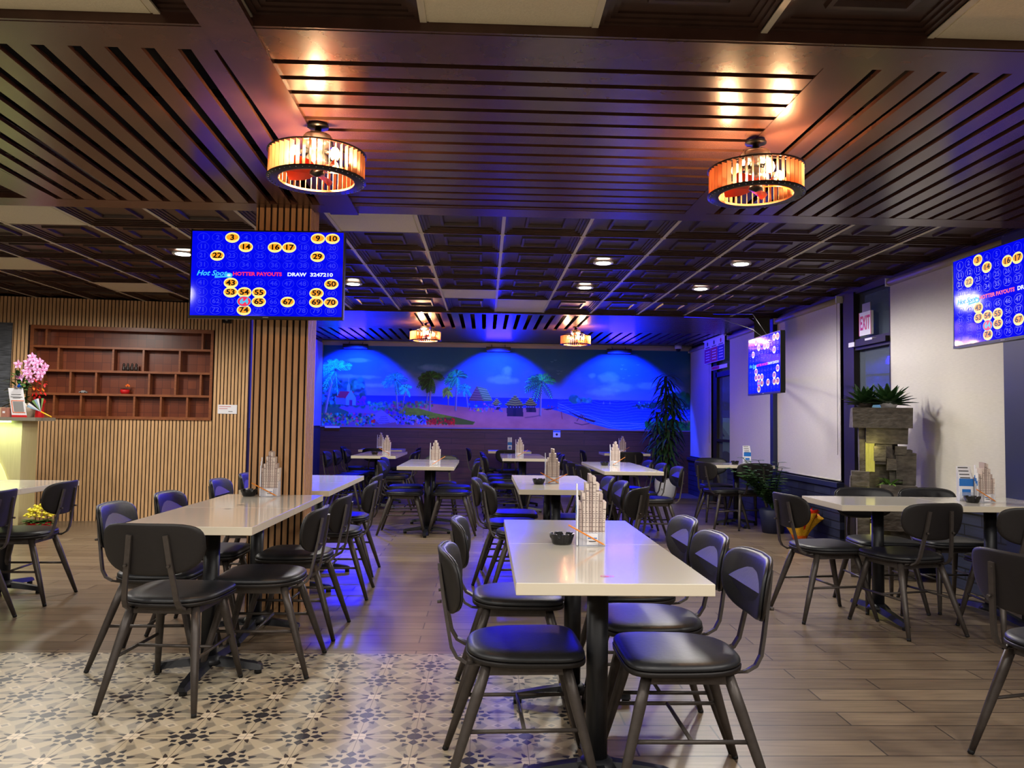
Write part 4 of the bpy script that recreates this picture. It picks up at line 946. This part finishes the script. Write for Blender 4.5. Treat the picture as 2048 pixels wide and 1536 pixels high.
# ================================================================== TABLE ITEMS
inkm = mat('slip_ink', (.36, .29, .30), .7); slip2 = mat('slip_shade', (.68, .61, .58), .7)
def holder(x, y, label, rz=0, sc=1.0, seed=1, z=.76, brochure=True, h=.275):
    rnd = random.Random(seed)
    t = thing('slip_holder', 'clear plastic holder ' + label, 'holder', (x, y, z), rz, 'clear slip holders')
    w_, d_ = .052*sc, .032*sc
    b = MB(); b.box(-w_, w_, -d_-.002, -d_, 0, .055, acryl); b.box(-w_, w_, d_, d_+.002, 0, .16, acryl); b.box(-w_-.002, -w_, -d_, d_, 0, .10, acryl); b.box(w_, w_+.002, -d_, d_, 0, .10, acryl); b.box(-w_, w_, -d_, d_, 0, .003, acryl)
    b.build('tray', t)
    b = MB(); b.box(-.022*sc, .022*sc, -d_-.0032, -d_-.002, .006, .05, whitep); b.box(-.018*sc, .018*sc, -d_-.0038, -d_-.0032, .03, .034, bluep); b.box(-.014*sc, .014*sc, -d_-.0038, -d_-.0032, .018, .021, blackp); b.build('front_card', t)
    s_ = thing('slip_bundle', 'stepped bundle of newsprint slips ' + label.replace('carrying slips ', 'standing '), 'paper slips', (x, y, z+.003), rz, 'slip bundles')
    b = MB(); n = 8
    hs = [.62, .74, .88, 1.0, .99, .87, .73, .62]
    for k in range(n):
        cx_ = -w_+.003+(k+.5)*(2*w_-.006)/n; hw = (w_-.003)/n*1.02; H = h*hs[k]*rnd.uniform(.98, 1.02); lean = (k-3.5)*.0018
        X = Matrix.Shear('XY', 4, (0, 0)); 
        pts = [(-hw, 0), (hw, 0), (hw+lean, H), (-hw+lean, H)]
        y0 = -d_+.003+rnd.uniform(0, .004)
        b.loft([[(cx_+px_, y0, z_) for px_, z_ in pts], [(cx_+px_, d_-.003, z_-.0+(.0 if z_ == 0 else .004)) for px_, z_ in pts]], paper if k % 3 else slip2, True, True, False)
        # tick marks and lines
        for q in range(int(H/.0085)):
            if q < 5 or (q % 9) in (0, 7): continue
            zz = q*.0085+.004
            if zz < H-.035: b.box(cx_-hw*.75+lean*zz/H, cx_+hw*(.1 if q % 2 else .7)+lean*zz/H, y0-.0006, y0, zz, zz+.0016, inkm)
        b.box(cx_-hw+lean*.4, cx_-hw+.0016+lean*.4, y0-.0007, y0, 0, H*.93, inkm); b.box(cx_-hw*.9+lean, cx_+hw*.9+lean, y0-.0008, y0, H-.030, H-.027, inkm)
    b.build('slips', s_)
    if brochure:
        b = MB()
        for k, (yy, hh) in enumerate(((-d_+.002, .19), (-d_+.014, .215), (-d_+.026, .24))):
            b.box(-w_-.010, -w_-.004, yy, yy+.010, 0, hh*sc, whitep); b.box(-w_-.0105, -w_-.010, yy, yy+.010, hh*.55*sc, hh*.72*sc, bluep)
        b.build('folded_leaflets', s_)
def ashtray(x, y, label, z=.76):
    t = thing('ashtray', 'black notched ashtray ' + label, 'ashtray', (x, y, z), random.uniform(0, 1), 'black ashtrays'); n = 48; b = MB()
    def zt(k): return .030 if (k % 8) in (3, 4) else .043
    R_ = lambda r, zf: [(r*math.cos(2*math.pi*k/n), r*math.sin(2*math.pi*k/n), zf(k)) for k in range(n)]
    b.loft([R_(.034, lambda k: 0), R_(.040, lambda k: .006), R_(.045, lambda k: .022), R_(.050, lambda k: zt(k)), R_(.043, lambda k: zt(k)), R_(.038, lambda k: .012), R_(.01, lambda k: .010)], ash, True, True, False); b.build('bowl', t)
def pencil(p0, p1, label):
    p0, p1 = Vector(p0), Vector(p1); d = (p1-p0).normalized(); L = .175; p1 = p0+d*L
    t = thing('pencil', 'thin orange pencil ' + label, 'pencil', (0, 0, 0), 0, 'pencils')
    b = MB(); b.tube([p0+d*.012, p1], .0036, pencilm, 6, sm=False); b.build('shaft', t)
    b = MB(); b.tube([p0, p0+d*.012], [.0006, .0036], mat('pencil_wood', (.8, .65, .45), .6) if 'pw' not in globals() else pw, 6); b.build('point', t)
def set_items(hx, hy, lab, ax=None, ay=None, pen=1, seed=1, rz=0, **k):
    holder(hx, hy, 'carrying slips ' + lab, rz, seed=seed, **k)
    if ax is not None: ashtray(ax, ay, lab)
    c, s_ = math.cos(rz), math.sin(rz)
    if pen >= 1: pencil((hx+.052, hy-.045, .765), (hx+.052-.155, hy-.075, .765+.085) if pen == 1 else (hx-.1, hy-.06, .85), 'leaning on the slip holder ' + lab)
    if pen == 2: pencil((hx-.045, hy-.05, .765), (hx+.11, hy-.06, .84), 'crossing the other pencil ' + lab)
    if pen == -1: pencil((hx-.04, hy-.048, .765), (hx+.11, hy-.055, .86), 'leaning rightward on the slip holder ' + lab)
pw = mat('pencil_wood', (.8, .65, .45), .6)
set_items(.43, 3.10, 'on the front centre tables', .315, 3.12, 1, 1, 0)
set_items(-1.335, 4.93, 'on the left rear table before the pillar', -1.47, 4.93, 1, 2, 0)
set_items(-.54, 8.62, 'on the table left of centre', None, None, -1, 3, 0, h=.27)
set_items(.545, 6.2, 'on the middle tables', .43, 6.12, 2, 4, 0, h=.27)
set_items(1.52, 9.0, 'on the right centre tables', 1.385, 8.92, -1, 5, 0, h=.27)
set_items(-1.40, 11.2, 'on the far left tables', -1.56, 11.1, 1, 6, 0, h=.27)
set_items(.50, 11.0, 'on the far centre tables', None, None, -1, 7, 0, h=.27)
set_items(3.32, 5.06, 'on the fountain side table', 3.20, 5.0, 1, 8, 0, h=.25)
set_items(-1.74, 13.1, 'on the left mural wall table', None, None, 0, 9, 0, h=.27)
set_items(2.30, 12.9, 'on the right mural wall table', None, None, -1, 10, 0, h=.27)
def leaflet(x, y, label, rz=0, h=.24, w_=.045):
    t = thing('leaflet_stand', label, 'leaflet stand', (x, y, .76), rz, 'leaflet stands')
    b = MB(); b.box(-w_, w_, -.03, -.026, 0, .15, whitep); b.box(-w_, w_, -.031, -.03, .10, .15, bluep); b.box(-w_*.6, w_*.6, -.032, -.031, .035, .08, bluep)
    for k in range(4): b.box(-w_, w_, -.024+.012*k, -.022+.012*k, 0, .165+.022*k, whitep); b.box(-w_*.8, w_*.6, -.0246+.012*k, -.024+.012*k, .152+.022*k, .158+.022*k, blackp)
    b.build('leaflets', t); b = MB(); b.box(-w_-.004, w_+.004, -.034, .03, 0, .003, acryl); b.box(-w_, w_, -.034, -.032, 0, .06, acryl); b.build('stand', t)
leaflet(3.28, 9.62, 'white and blue leaflet stand on the small window table', R(0)); ashtray(3.12, 9.58, 'on the small window table')
leaflet(.42, 13.0, 'tall white and blue leaflet stand on the centre mural wall table', 0, .26, .035)
leaflet(3.225, 5.12, 'white and blue leaflet stand beside the slips on the fountain side table', R(-10))

# ================================================================== FOUNTAIN
ft = thing('stone_fountain', 'tall tiered brown stone water fountain with two lit cascades beside the exit door', 'fountain', (3.36, 6.47, 0), R(-22)); ft.scale = (1, 1, 1.035)
def fb(nm, *bs, mt=stone, par=ft):
    b = MB()
    for x0, x1, y0, y1, z0, z1 in bs:
        n0 = len(b.v); b.box(x0, x1, y0, y1, z0, z1, mt)
        for i in range(n0, len(b.v)): v = b.v[i]; b.v[i] = (v[0]+random.uniform(-.006, .006), v[1]+random.uniform(-.006, .006), v[2]+random.uniform(-.004, .004))
    return b.build(nm, par)
fb('back_column', (-.16, .13, .04, .20, 0, 1.10), (.06, .24, -.02, .2, 0, 1.02))
fb('top_basin', (-.23, .23, -.12, .20, 1.20, 1.36)); fb('upper_block', (-.12, .20, -.06, .18, 1.07, 1.20))
fb('left_block', (-.17, -.13, .0, .16, .95, 1.20), (-.17, -.12, -.04, .04, .8, 1.1)); fb('middle_blocks', (-.05, .08, -.06, .06, .90, 1.06), (.10, .19, -.06, .02, .98, 1.05), (.11, .18, -.04, .03, .78, .98), (-.24, -.10, -.10, .06, .72, .84), (-.20, -.10, -.06, .06, .66, .72))
fb('lower_planter', (-.02, .25, -.15, .10, .38, .74))
for q in ((.03, .11, -.10, -.02, .86, .95), (-.06, .03, -.09, .02, .93, 1.05), (.16, .26, -.04, .08, .74, 1.0), (-.25, -.16, -.09, -.0, .70, .80)): fb('corner_stone', q); fb('left_pedestal', (-.19, -.10, -.08, .12, .18, .66)); fb('base_basin', (-.25, .25, -.17, .20, 0, .20))
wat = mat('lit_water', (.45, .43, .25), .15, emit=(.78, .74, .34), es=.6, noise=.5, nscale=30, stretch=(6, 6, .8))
for a_, (x0, x1, z0, z1) in enumerate(((-.125, -.055, .84, 1.08), (-.105, -.025, .46, .68), (-.105, -.03, .16, .42))):
    b = MB(); n = 7
    b.loft([[(x0+(x1-x0)*k/n, -.045-.012*math.sin(k*2.1+z), z) for k in range(n+1)]+[(x1, -.03, z), (x0, -.03, z)] for z in np.linspace(z0, z1, 7)], wat, True, True, False); b.build('water_cascade', ft)
def fpos(x, y, z):
    a = R(-22); return (3.36+x*math.cos(a)-y*math.sin(a), 6.47+x*math.sin(a)+y*math.cos(a), z*1.035)
for z in (1.05, .62): light('POINT', 'cascade_light', fpos(-.08, -.14, z), .6, (1, .9, .3), shadow_soft_size=.03)
def agave(label, pos, rz, n, L, potm, potr=.07, mt=leafd):
    t = thing('agave_plant', label, 'plant', pos, rz); b = MB(); b.lathe([(potr*.8, 0), (potr, .035), (potr*.98, .04), (.0, .036)], potm, n=16); b.build('pot', t)
    b = MB()
    for k in range(n):
        a = k*2.399; el = .25+1.0*(k/n); b.leaf((.01*math.cos(a), .01*math.sin(a), .03), (math.cos(a)*math.cos(el), math.sin(a)*math.cos(el), math.sin(el)), L*random.uniform(.8, 1.1), .026, mt, .5, n=5, fold=.5)
    b.build('foliage', t)
agave('dark green spiky plant in a white bowl on top of the fountain, right one', fpos(.06, .0, 1.362), 0, 46, .21, whitep)
agave('dark green spiky plant on top of the fountain, left and partly hidden', fpos(-.12, .08, 1.362), 1, 40, .20, stone)
t = thing('small_fern', 'small light green fern in the fountain lower planter', 'plant', fpos(.06, -.05, .742)); b = MB()
lg = mat('leaf_light_green', (.40, .55, .25), .5)
for k in range(26): a = k*2.399; b.leaf((.015*math.cos(a), .015*math.sin(a), 0), (math.cos(a), math.sin(a), random.uniform(.3, 1.4)), .11, .012, lg, .8)
b.build('foliage', t)

# ================================================================== PLANTS
t = thing('dracaena_plant', 'tall dark dracaena with drooping leaves in the far right corner beside the mural', 'plant', (3.02, 12.85, 0))
b = MB(); b.lathe([(.13, 0), (.17, .08), (.19, .22), (.18, .34), (.16, .36), (.14, .345), (0, .34)], whitep, n=24); b.build('pot', t)
b = MB(); stems = [(0, 0, 2.05), (.12, .05, 1.75), (-.12, .05, 1.45), (.02, -.1, 1.15), (-.05, .1, .9)]
for x, y, h in stems: b.tube([(x*.3, y*.3, .33), (x, y, h*.6), (x*1.2, y*1.2, h)], .017, mat('stem_brown', (.25, .2, .13), .8), 7)
b.build('stems', t); b = MB()
for x, y, h in stems:
    for k in range(64):
        a = k*2.399+h; z = h-.62+.66*k/64; b.leaf((x*1.1, y*1.1, z), (math.cos(a), math.sin(a), random.uniform(.0, .9)), random.uniform(.26, .42), .022, leafd, 1.9, n=5, fold=.3)
b.build('foliage', t)
# bushy zz-like plant by the wainscot with orange wrapped pot beside it
leafs = mat('leaf_shrub_green', (.30, .45, .26), .45, noise=.3, nscale=20)
t = thing('potted_shrub', 'green leafy potted shrub leaning out beside the navy wainscot', 'plant', (3.38, 9.0, 0))
b = MB(); b.lathe([(.12, 0), (.16, .26), (.14, .28), (0, .26)], navy, n=20); b.build('pot', t)
b = MB()
for k in range(44):
    a = random.uniform(1.7, 4.9); Ls = random.uniform(.30, .72); p = Vector((0, 0, .26)); tl = random.uniform(.1, .75); d = Vector((math.cos(a)*tl, math.sin(a)*tl, 1)).normalized()
    for q in range(9):
        p2 = p+d*(Ls/9); d = (d+Vector((math.cos(a)*.05, math.sin(a)*.05, -.03))).normalized(); b.tube([p, p2], .004, leafm, 4)
        if q > 1:
            for sg in (-1, 1): b.leaf(p2, (-math.sin(a)*sg+d.x*.5, math.cos(a)*sg+d.y*.5, .4), .095, .034, leafs if (k+q) % 4 else leafm, .5, n=3)
        p = p2
b.build('foliage', t)
wrapo = mat('orange_wrap_mesh', (.85, .38, .06), .5, noise=.3, nscale=90); wrapy = mat('yellow_wrap_mesh', (.88, .66, .12), .5, noise=.3, nscale=90); wrapr = mat('red_wrap_mesh', (.80, .14, .06), .5, noise=.3, nscale=90)
t = thing('wrapped_flower_pot', 'flower pot in frilly orange, yellow and red gift wrap on the floor', 'gift plant', (3.43, 8.36, 0))
b = MB(); b.lathe([(.06, 0), (.085, .06), (.095, .14), (.09, .16), (0, .15)], wrapo, n=16); b.build('pot', t)
b = MB(); nn = 72
for li, (mt_, ph, rs, hs_) in enumerate(((wrapy, 0, 1.0, 1.0), (wrapr, .5, .82, 1.12), (wrapo, .25, .66, .95))):
    rings = []
    for u in (0, .25, .5, .75, 1):
        rings.append([((.075+.13*u*rs*(1+.34*u*math.sin(9*a+ph*6)))*math.cos(a), (.075+.13*u*rs*(1+.34*u*math.sin(9*a+ph*6)))*math.sin(a), .05+.24*u*hs_*(1+.16*u*math.cos(5*a+ph*9))) for a in [2*math.pi*q/nn for q in range(nn)]])
    b.loft(rings, mt_, False, False, True)
b.build('wrapping', t)

# ================================================================== RECEPTION DESK AND ITEMS
deskf = mat('pale_wood_laminate', (.74, .70, .52), .5, noise=.06, nscale=8, stretch=(8, 8, .5)); decks = mat('desk_top_grey', (.52, .50, .44), .4); glow = mat('arch_light', (.8, .8, .5), .5, emit=(.93, .97, .62), es=.75)
dk = thing('reception_desk', 'reception desk with pale wood front and lit arch at the left picture edge', 'desk', (-4.95, 8.35, 0), R(4))
b = MB(); b.box(-2.6, .33, -.27, .16, 1.19, 1.225, decks); b.build('counter_top', dk)
b = MB(); b.box(-2.6, .17, -.20, -.16, 0, 1.19, deskf); b.box(.13, .17, -.16, .12, 0, 1.19, deskf); b.build('front_panel', dk)
b = MB(); b.extr([(-.24+.33*math.cos(a), -.202, .30+.60*math.sin(a)*1.0) for a in np.linspace(0, math.pi, 20)], (0, -.02, 0), glow); b.build('lit_arch', dk)
b = MB(); b.box(-2.5, .08, -.25, -.235, 1.172, 1.188, mat('led_strip', (1, 1, .8), .3, emit=(.85, 1, .65), es=8)); b.build('led_strip', dk)
light('AREA', 'desk_led', (-5.4, 8.02, 1.17), 9, (.82, 1, .62), (0, 0, 0), shape='RECTANGLE', size=1.6, size_y=.05)
def on_desk(x, y, z=1.226): a = R(4); return (-4.95+x*math.cos(a)-y*math.sin(a), 8.35+x*math.sin(a)+y*math.cos(a), z)
orp = mat('orchid_pink', (.86, .60, .78), .5); orc = mat('orchid_magenta', (.75, .18, .50), .5); redf = mat('red_flower', (.78, .10, .10), .5)
t = thing('orchid_arrangement', 'pink orchid arrangement with green leaves and red ribbon on the reception desk', 'flowers', on_desk(.15, .03))
b = MB(); b.lathe([(.09, 0), (.11, .12), (.10, .15), (0, .14)], mat('orchid_pot_cream', (.8, .74, .66), .4), (-.08, 0, 0), 18); b.build('pot', t)
b = MB()
for k in range(90):
    a = random.uniform(0, 6.28); z = random.uniform(.1, .46); b.leaf((-.14+.05*math.cos(a), .05*math.sin(a), z), (math.cos(a), math.sin(a)*.6, random.uniform(-.1, .9)), random.uniform(.07, .15), .022, leafm, .6, n=3)
b.build('foliage', t)
b = MB(); b.tube([(-.08, 0, .12), (-.03, 0, .5), (.02, -.02, .68), (.10, -.04, .5)], .004, leafd, 5); b.tube([(-.1, 0, .12), (-.16, 0, .45)], .004, leafd, 5); b.build('stems', t)
b = MB()
def bloom(b, c, r):
    c = Vector(c)
    for k in range(5):
        a = 2*math.pi*k/5+.3; w_ = r*(.62 if k in (0, 2) else .48); d = Vector((math.cos(a), -.12, math.sin(a)))
        ids = b.ring([c, c+d*r*.55+Vector((-math.sin(a), 0, math.cos(a)))*w_*.6, c+d*r+Vector((0, -.006, 0)), c+d*r*.55-Vector((-math.sin(a), 0, math.cos(a)))*w_*.6]); b.face(ids, orp)
    b.lathe([(0, -.006), (r*.18, 0), (0, .006)], orc, (c.x, c.y-.012, c.z), 8)
for (px_, py_) in ((51, 719), (42, 730), (59, 734), (66, 729), (74, 738), (43, 742), (61, 745), (47, 754), (69, 753), (49, 764), (24, 734), (29, 760), (54, 725), (71, 745), (64, 758), (38, 748)):
    bloom(b, (-.02+(px_-45)*.00545, -.05+random.uniform(-.02, .02), (838-py_)*.00535), .052)
b.build('orchid_blooms', t)
b = MB()
for k in range(46):
    a = random.uniform(0, 6.28); c = (.09+random.uniform(-.05, .06), -.05+random.uniform(-.03, .03), random.uniform(.1, .42)); b.leaf(c, (math.cos(a), -.3, math.sin(a)), .045, .012, redf if k % 4 else wrapo, .3, n=3)
b.box(.05, .12, -.03, .01, 0, .2, redp); b.build('red_ribbon', t)
t = thing('counter_sign', 'white, orange and red stand-up notice with blue flower on the reception desk', 'sign', on_desk(.14, -.20), R(-2))
X = Matrix.Rotation(R(-12), 4, 'X') @ Matrix.Shear('XZ', 4, (-.18, 0))
b = MB(); b.box(-.075, .075, -.004, .004, .02, .30, whitep, Matrix.Shear('XY', 4, (-.18, 0))); b.box(-.075, .075, -.006, .006, 0, .022, redp, Matrix.Shear('XY', 4, (-.18, 0)))
S_ = Matrix.Shear('XY', 4, (-.18, 0))
for q in ((-.06, .07, .045, .052), (-.06, .07, .165, .172)): b.box(q[0], q[1], -.0055, -.004, q[2], q[3], wrapo, S_)
b.box(-.06, -.053, -.0055, -.004, .045, .17, wrapo, S_); b.box(-.045, .06, -.0052, -.004, .055, .16, greyp, S_)
for z_, w2 in ((.23, .05), (.205, .06), (.195, .04)): b.box(-w2, w2, -.0052, -.004, z_, z_+.005, blackp, S_)
b.build('notice', t); b = MB()
for k in range(10): a = k*.63; b.leaf((-.02, -.012, .305), (math.cos(a), -.2, abs(math.sin(a))*.6+.1), .05, .016, bluep, .2, n=3)
b.build('blue_flower', t)
t = thing('paper_fan', 'folded paper fan with yellow handle leaning on the reception desk', 'fan', on_desk(.27, -.14))
b = MB(); c0 = Vector((.05, 0, .06)); mats_ = [mat('fan_green', (.45, .60, .35), .6), blackp, whitep, mat('fan_blue', (.55, .68, .78), .6)]
for k in range(8): a0, a1 = R(80+k*10), R(90+k*10); b.poly([c0, c0+Vector((math.cos(a1)*.14, -.004*k, math.sin(a1)*.14)), c0+Vector((math.cos(a0)*.14, -.004*k, math.sin(a0)*.14))], mats_[k % 4])
b.build('fan_leaf', t); b = MB(); b.tube([c0, (.16, 0, .006)], .007, mat('fan_yellow', (.88, .68, .12), .4), 8); b.build('handle', t)
mb = MB(); mb.box(-.20, -.02, -.1, .08, 0, .10, mat('cream_box', (.74, .64, .52), .6)); mb.box(-.02, .04, -.1, .08, 0, .095, mat('rose_box', (.62, .42, .36), .6)); mb.box(-.005, .02, -.101, -.1, .04, .06, whitep)
o = mb.build('card_box', None, on_desk(.0, -.13)); tag(o, 'cream and rose cardboard box on the reception desk beside the notice', 'box')
# items in the wall shelf
def on_shelf(px, z, d=.0): v = LW(sx2(px), d-.02, z); return tuple(v)
figm = mat('dark_carved_wood', (.12, .07, .05), .45)
for k in range(4):
    t = thing('carved_figurine', ('dark carved figurine on the shelf, leftmost of four', 'dark carved figurine on the shelf, second from left', 'dark carved figurine on the shelf, third from left', 'dark carved figurine on the shelf, rightmost of four')[k], 'figurine', on_shelf(247+k*8.2, 1.80), 0, 'carved figurines')
    b = MB(); b.lathe([(.018, 0), (.021, .02), (.017, .045), (.012, .055), (.016, .068), (.015, .084), (.0, .098)], figm, n=12, sx=.95, sy_=.8); b.build('body', t)
t = thing('toy_car', 'tiny grey toy car on the third shelf', 'toy car', on_shelf(169, 1.52)); b = MB(); b.box(-.045, .045, -.015, .015, .008, .022, greyp); b.box(-.02, .025, -.012, .012, .022, .034, greyp); b.build('body', t)
for sx_ in (-.028, .028): b = MB(); b.tube([(sx_, -.017, .009), (sx_, .017, .009)], .009, blackp, 10); b.build('wheel', t)
t = thing('small_potted_flower', 'small red pot with orange flower on the third shelf', 'plant', on_shelf(251, 1.52)); b = MB(); b.lathe([(.04, 0), (.055, .03), (.05, .055), (0, .05)], redp, n=16); b.build('pot', t)
b = MB()
for k in range(16): a = k*2.4; b.leaf((0, 0, .05), (math.cos(a), math.sin(a), .7), .06, .014, leafm, .6, n=3)
b.build('foliage', t); b = MB()
for k in range(3): b.lathe([(0, -.015), (.017, 0), (0, .015)], wrapo, (.02+.015*k, -.01, .10+.012*(k % 2)), 8)
b.build('flower', t)
# yellow kalanchoe on the floor
t = thing('yellow_flower_pot', 'yellow flowering plant in a red wrapped pot on the floor by the slatted wall', 'plant', (-4.55, 8.15, 0), 0)
b = MB(); b.lathe([(.08, 0), (.11, .12), (.12, .16), (0, .14)], redp, n=16); b.build('pot', t)
b = MB()
for k in range(34): a = k*2.4; b.leaf((.02*math.cos(a), .02*math.sin(a), .15), (math.cos(a), math.sin(a), random.uniform(.1, .8)), .15, .035, leafm, .7, n=4)
b.build('foliage', t); yl = mat('yellow_petal', (.92, .85, .25), .5); b = MB()
for k in range(110): a = random.uniform(0, 6.28); r = .13*math.sqrt(random.random()); b.lathe([(0, -.012), (.021, 0), (0, .012)], yl, (r*math.cos(a), r*math.sin(a), .31-r*r*6+random.uniform(-.02, .03)), 6)
b.build('blossoms', t)
for k, (x, y) in enumerate(((-4.75, 7.95), (-5.0, 8.0))):
    t = thing('red_gift_pot', ('red foil wrapped pot beside the yellow flowers on the floor', 'red foil wrapped pot further left by the desk foot')[k], 'plant pot', (x, y-.1, 0)); b = MB(); b.lathe([(.07, 0), (.10, .10), (.12, .15), (.0, .12)], redp, n=14); b.build('pot', t)
    b = MB()
    for q in range(12): a = q*2.4; b.leaf((0, 0, .12), (math.cos(a), math.sin(a), .9), .10, .03, leafd, .6, n=3)
    b.build('foliage', t)
# ================================================================== OUTSIDE
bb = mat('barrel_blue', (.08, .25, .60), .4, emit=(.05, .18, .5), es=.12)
mb = MB(); mb.lathe([(.28, 0), (.30, .05), (.30, .28), (.315, .30), (.30, .32), (.30, .58), (.315, .60), (.30, .62), (.29, .86), (.0, .88)], bb, (5.08, 10.35, 0), 20); mb.v = [(x, y, z*1.36) for x, y, z in mb.v]
tag(mb.build('barrel'), 'blue plastic barrel outside the exit door', 'barrel')
t = thing('outdoor_bush', 'dark tree silhouette outside beyond the exit door', 'tree', (7.2, 14.2, 0)); b = MB(); b.tube([(0, 0, 0), (.05, 0, .6), (0, 0, 1.1)], .06, blackp, 6); b.build('trunk', t); b = MB()
for k in range(220): a = random.uniform(0, 6.28); e = random.uniform(-1, 1); r = random.uniform(.1, .7); b.leaf((r*math.cos(a), r*math.sin(a), 1.35+.6*e), (math.cos(a), math.sin(a), e), .22, .05, leafd, .5, n=2)
b.build('foliage', t)
mb = MB(); sk = mat('street_light_glow', (.3, .5, .55), .5, emit=(.35, .6, .65), es=.6); mb.box(8.0, 9.6, 16.9, 17.0, 1.5, 1.95, sk); mb.box(8.0, 9.6, 16.9, 17.0, -.1, 1.5, blackp); mb.box(8.4, 9.4, 16.85, 16.95, .75, 1.0, sk); tag(mb.build('lit_shop_window'), 'pale blue lit shop window far off in the dark outside', 'window')
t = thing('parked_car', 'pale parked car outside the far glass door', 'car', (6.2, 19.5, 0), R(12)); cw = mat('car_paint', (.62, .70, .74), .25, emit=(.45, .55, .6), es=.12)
b = MB(); b.extr([(-.85, -2.1, .3), (-.85, 2.1, .3), (-.85, 2.15, .75), (-.85, 1.3, .95), (-.85, .7, 1.4), (-.85, -.9, 1.42), (-.85, -1.5, 1.0), (-.85, -2.1, .85)], (1.7, 0, 0), cw); b.build('body', t)
b = MB(); b.extr([(-.86, -1.3, .98), (-.86, 1.15, .96), (-.86, .66, 1.34), (-.86, -.85, 1.36)], (1.72, 0, 0), blackp); b.build('side_windows', t)
for yy in (-1.35, 1.35):
    for xx in (-.87, .67): b = MB(); b.tube([(xx, yy, .32), (xx+.2, yy, .32)], .32, rubber, 18); b.build('wheel', t)
for yy in (8.6, 12.2): light('POINT', 'street_light', (6.5, yy+3, 3.4), 40, (.55, .8, 1), shadow_soft_size=.2)
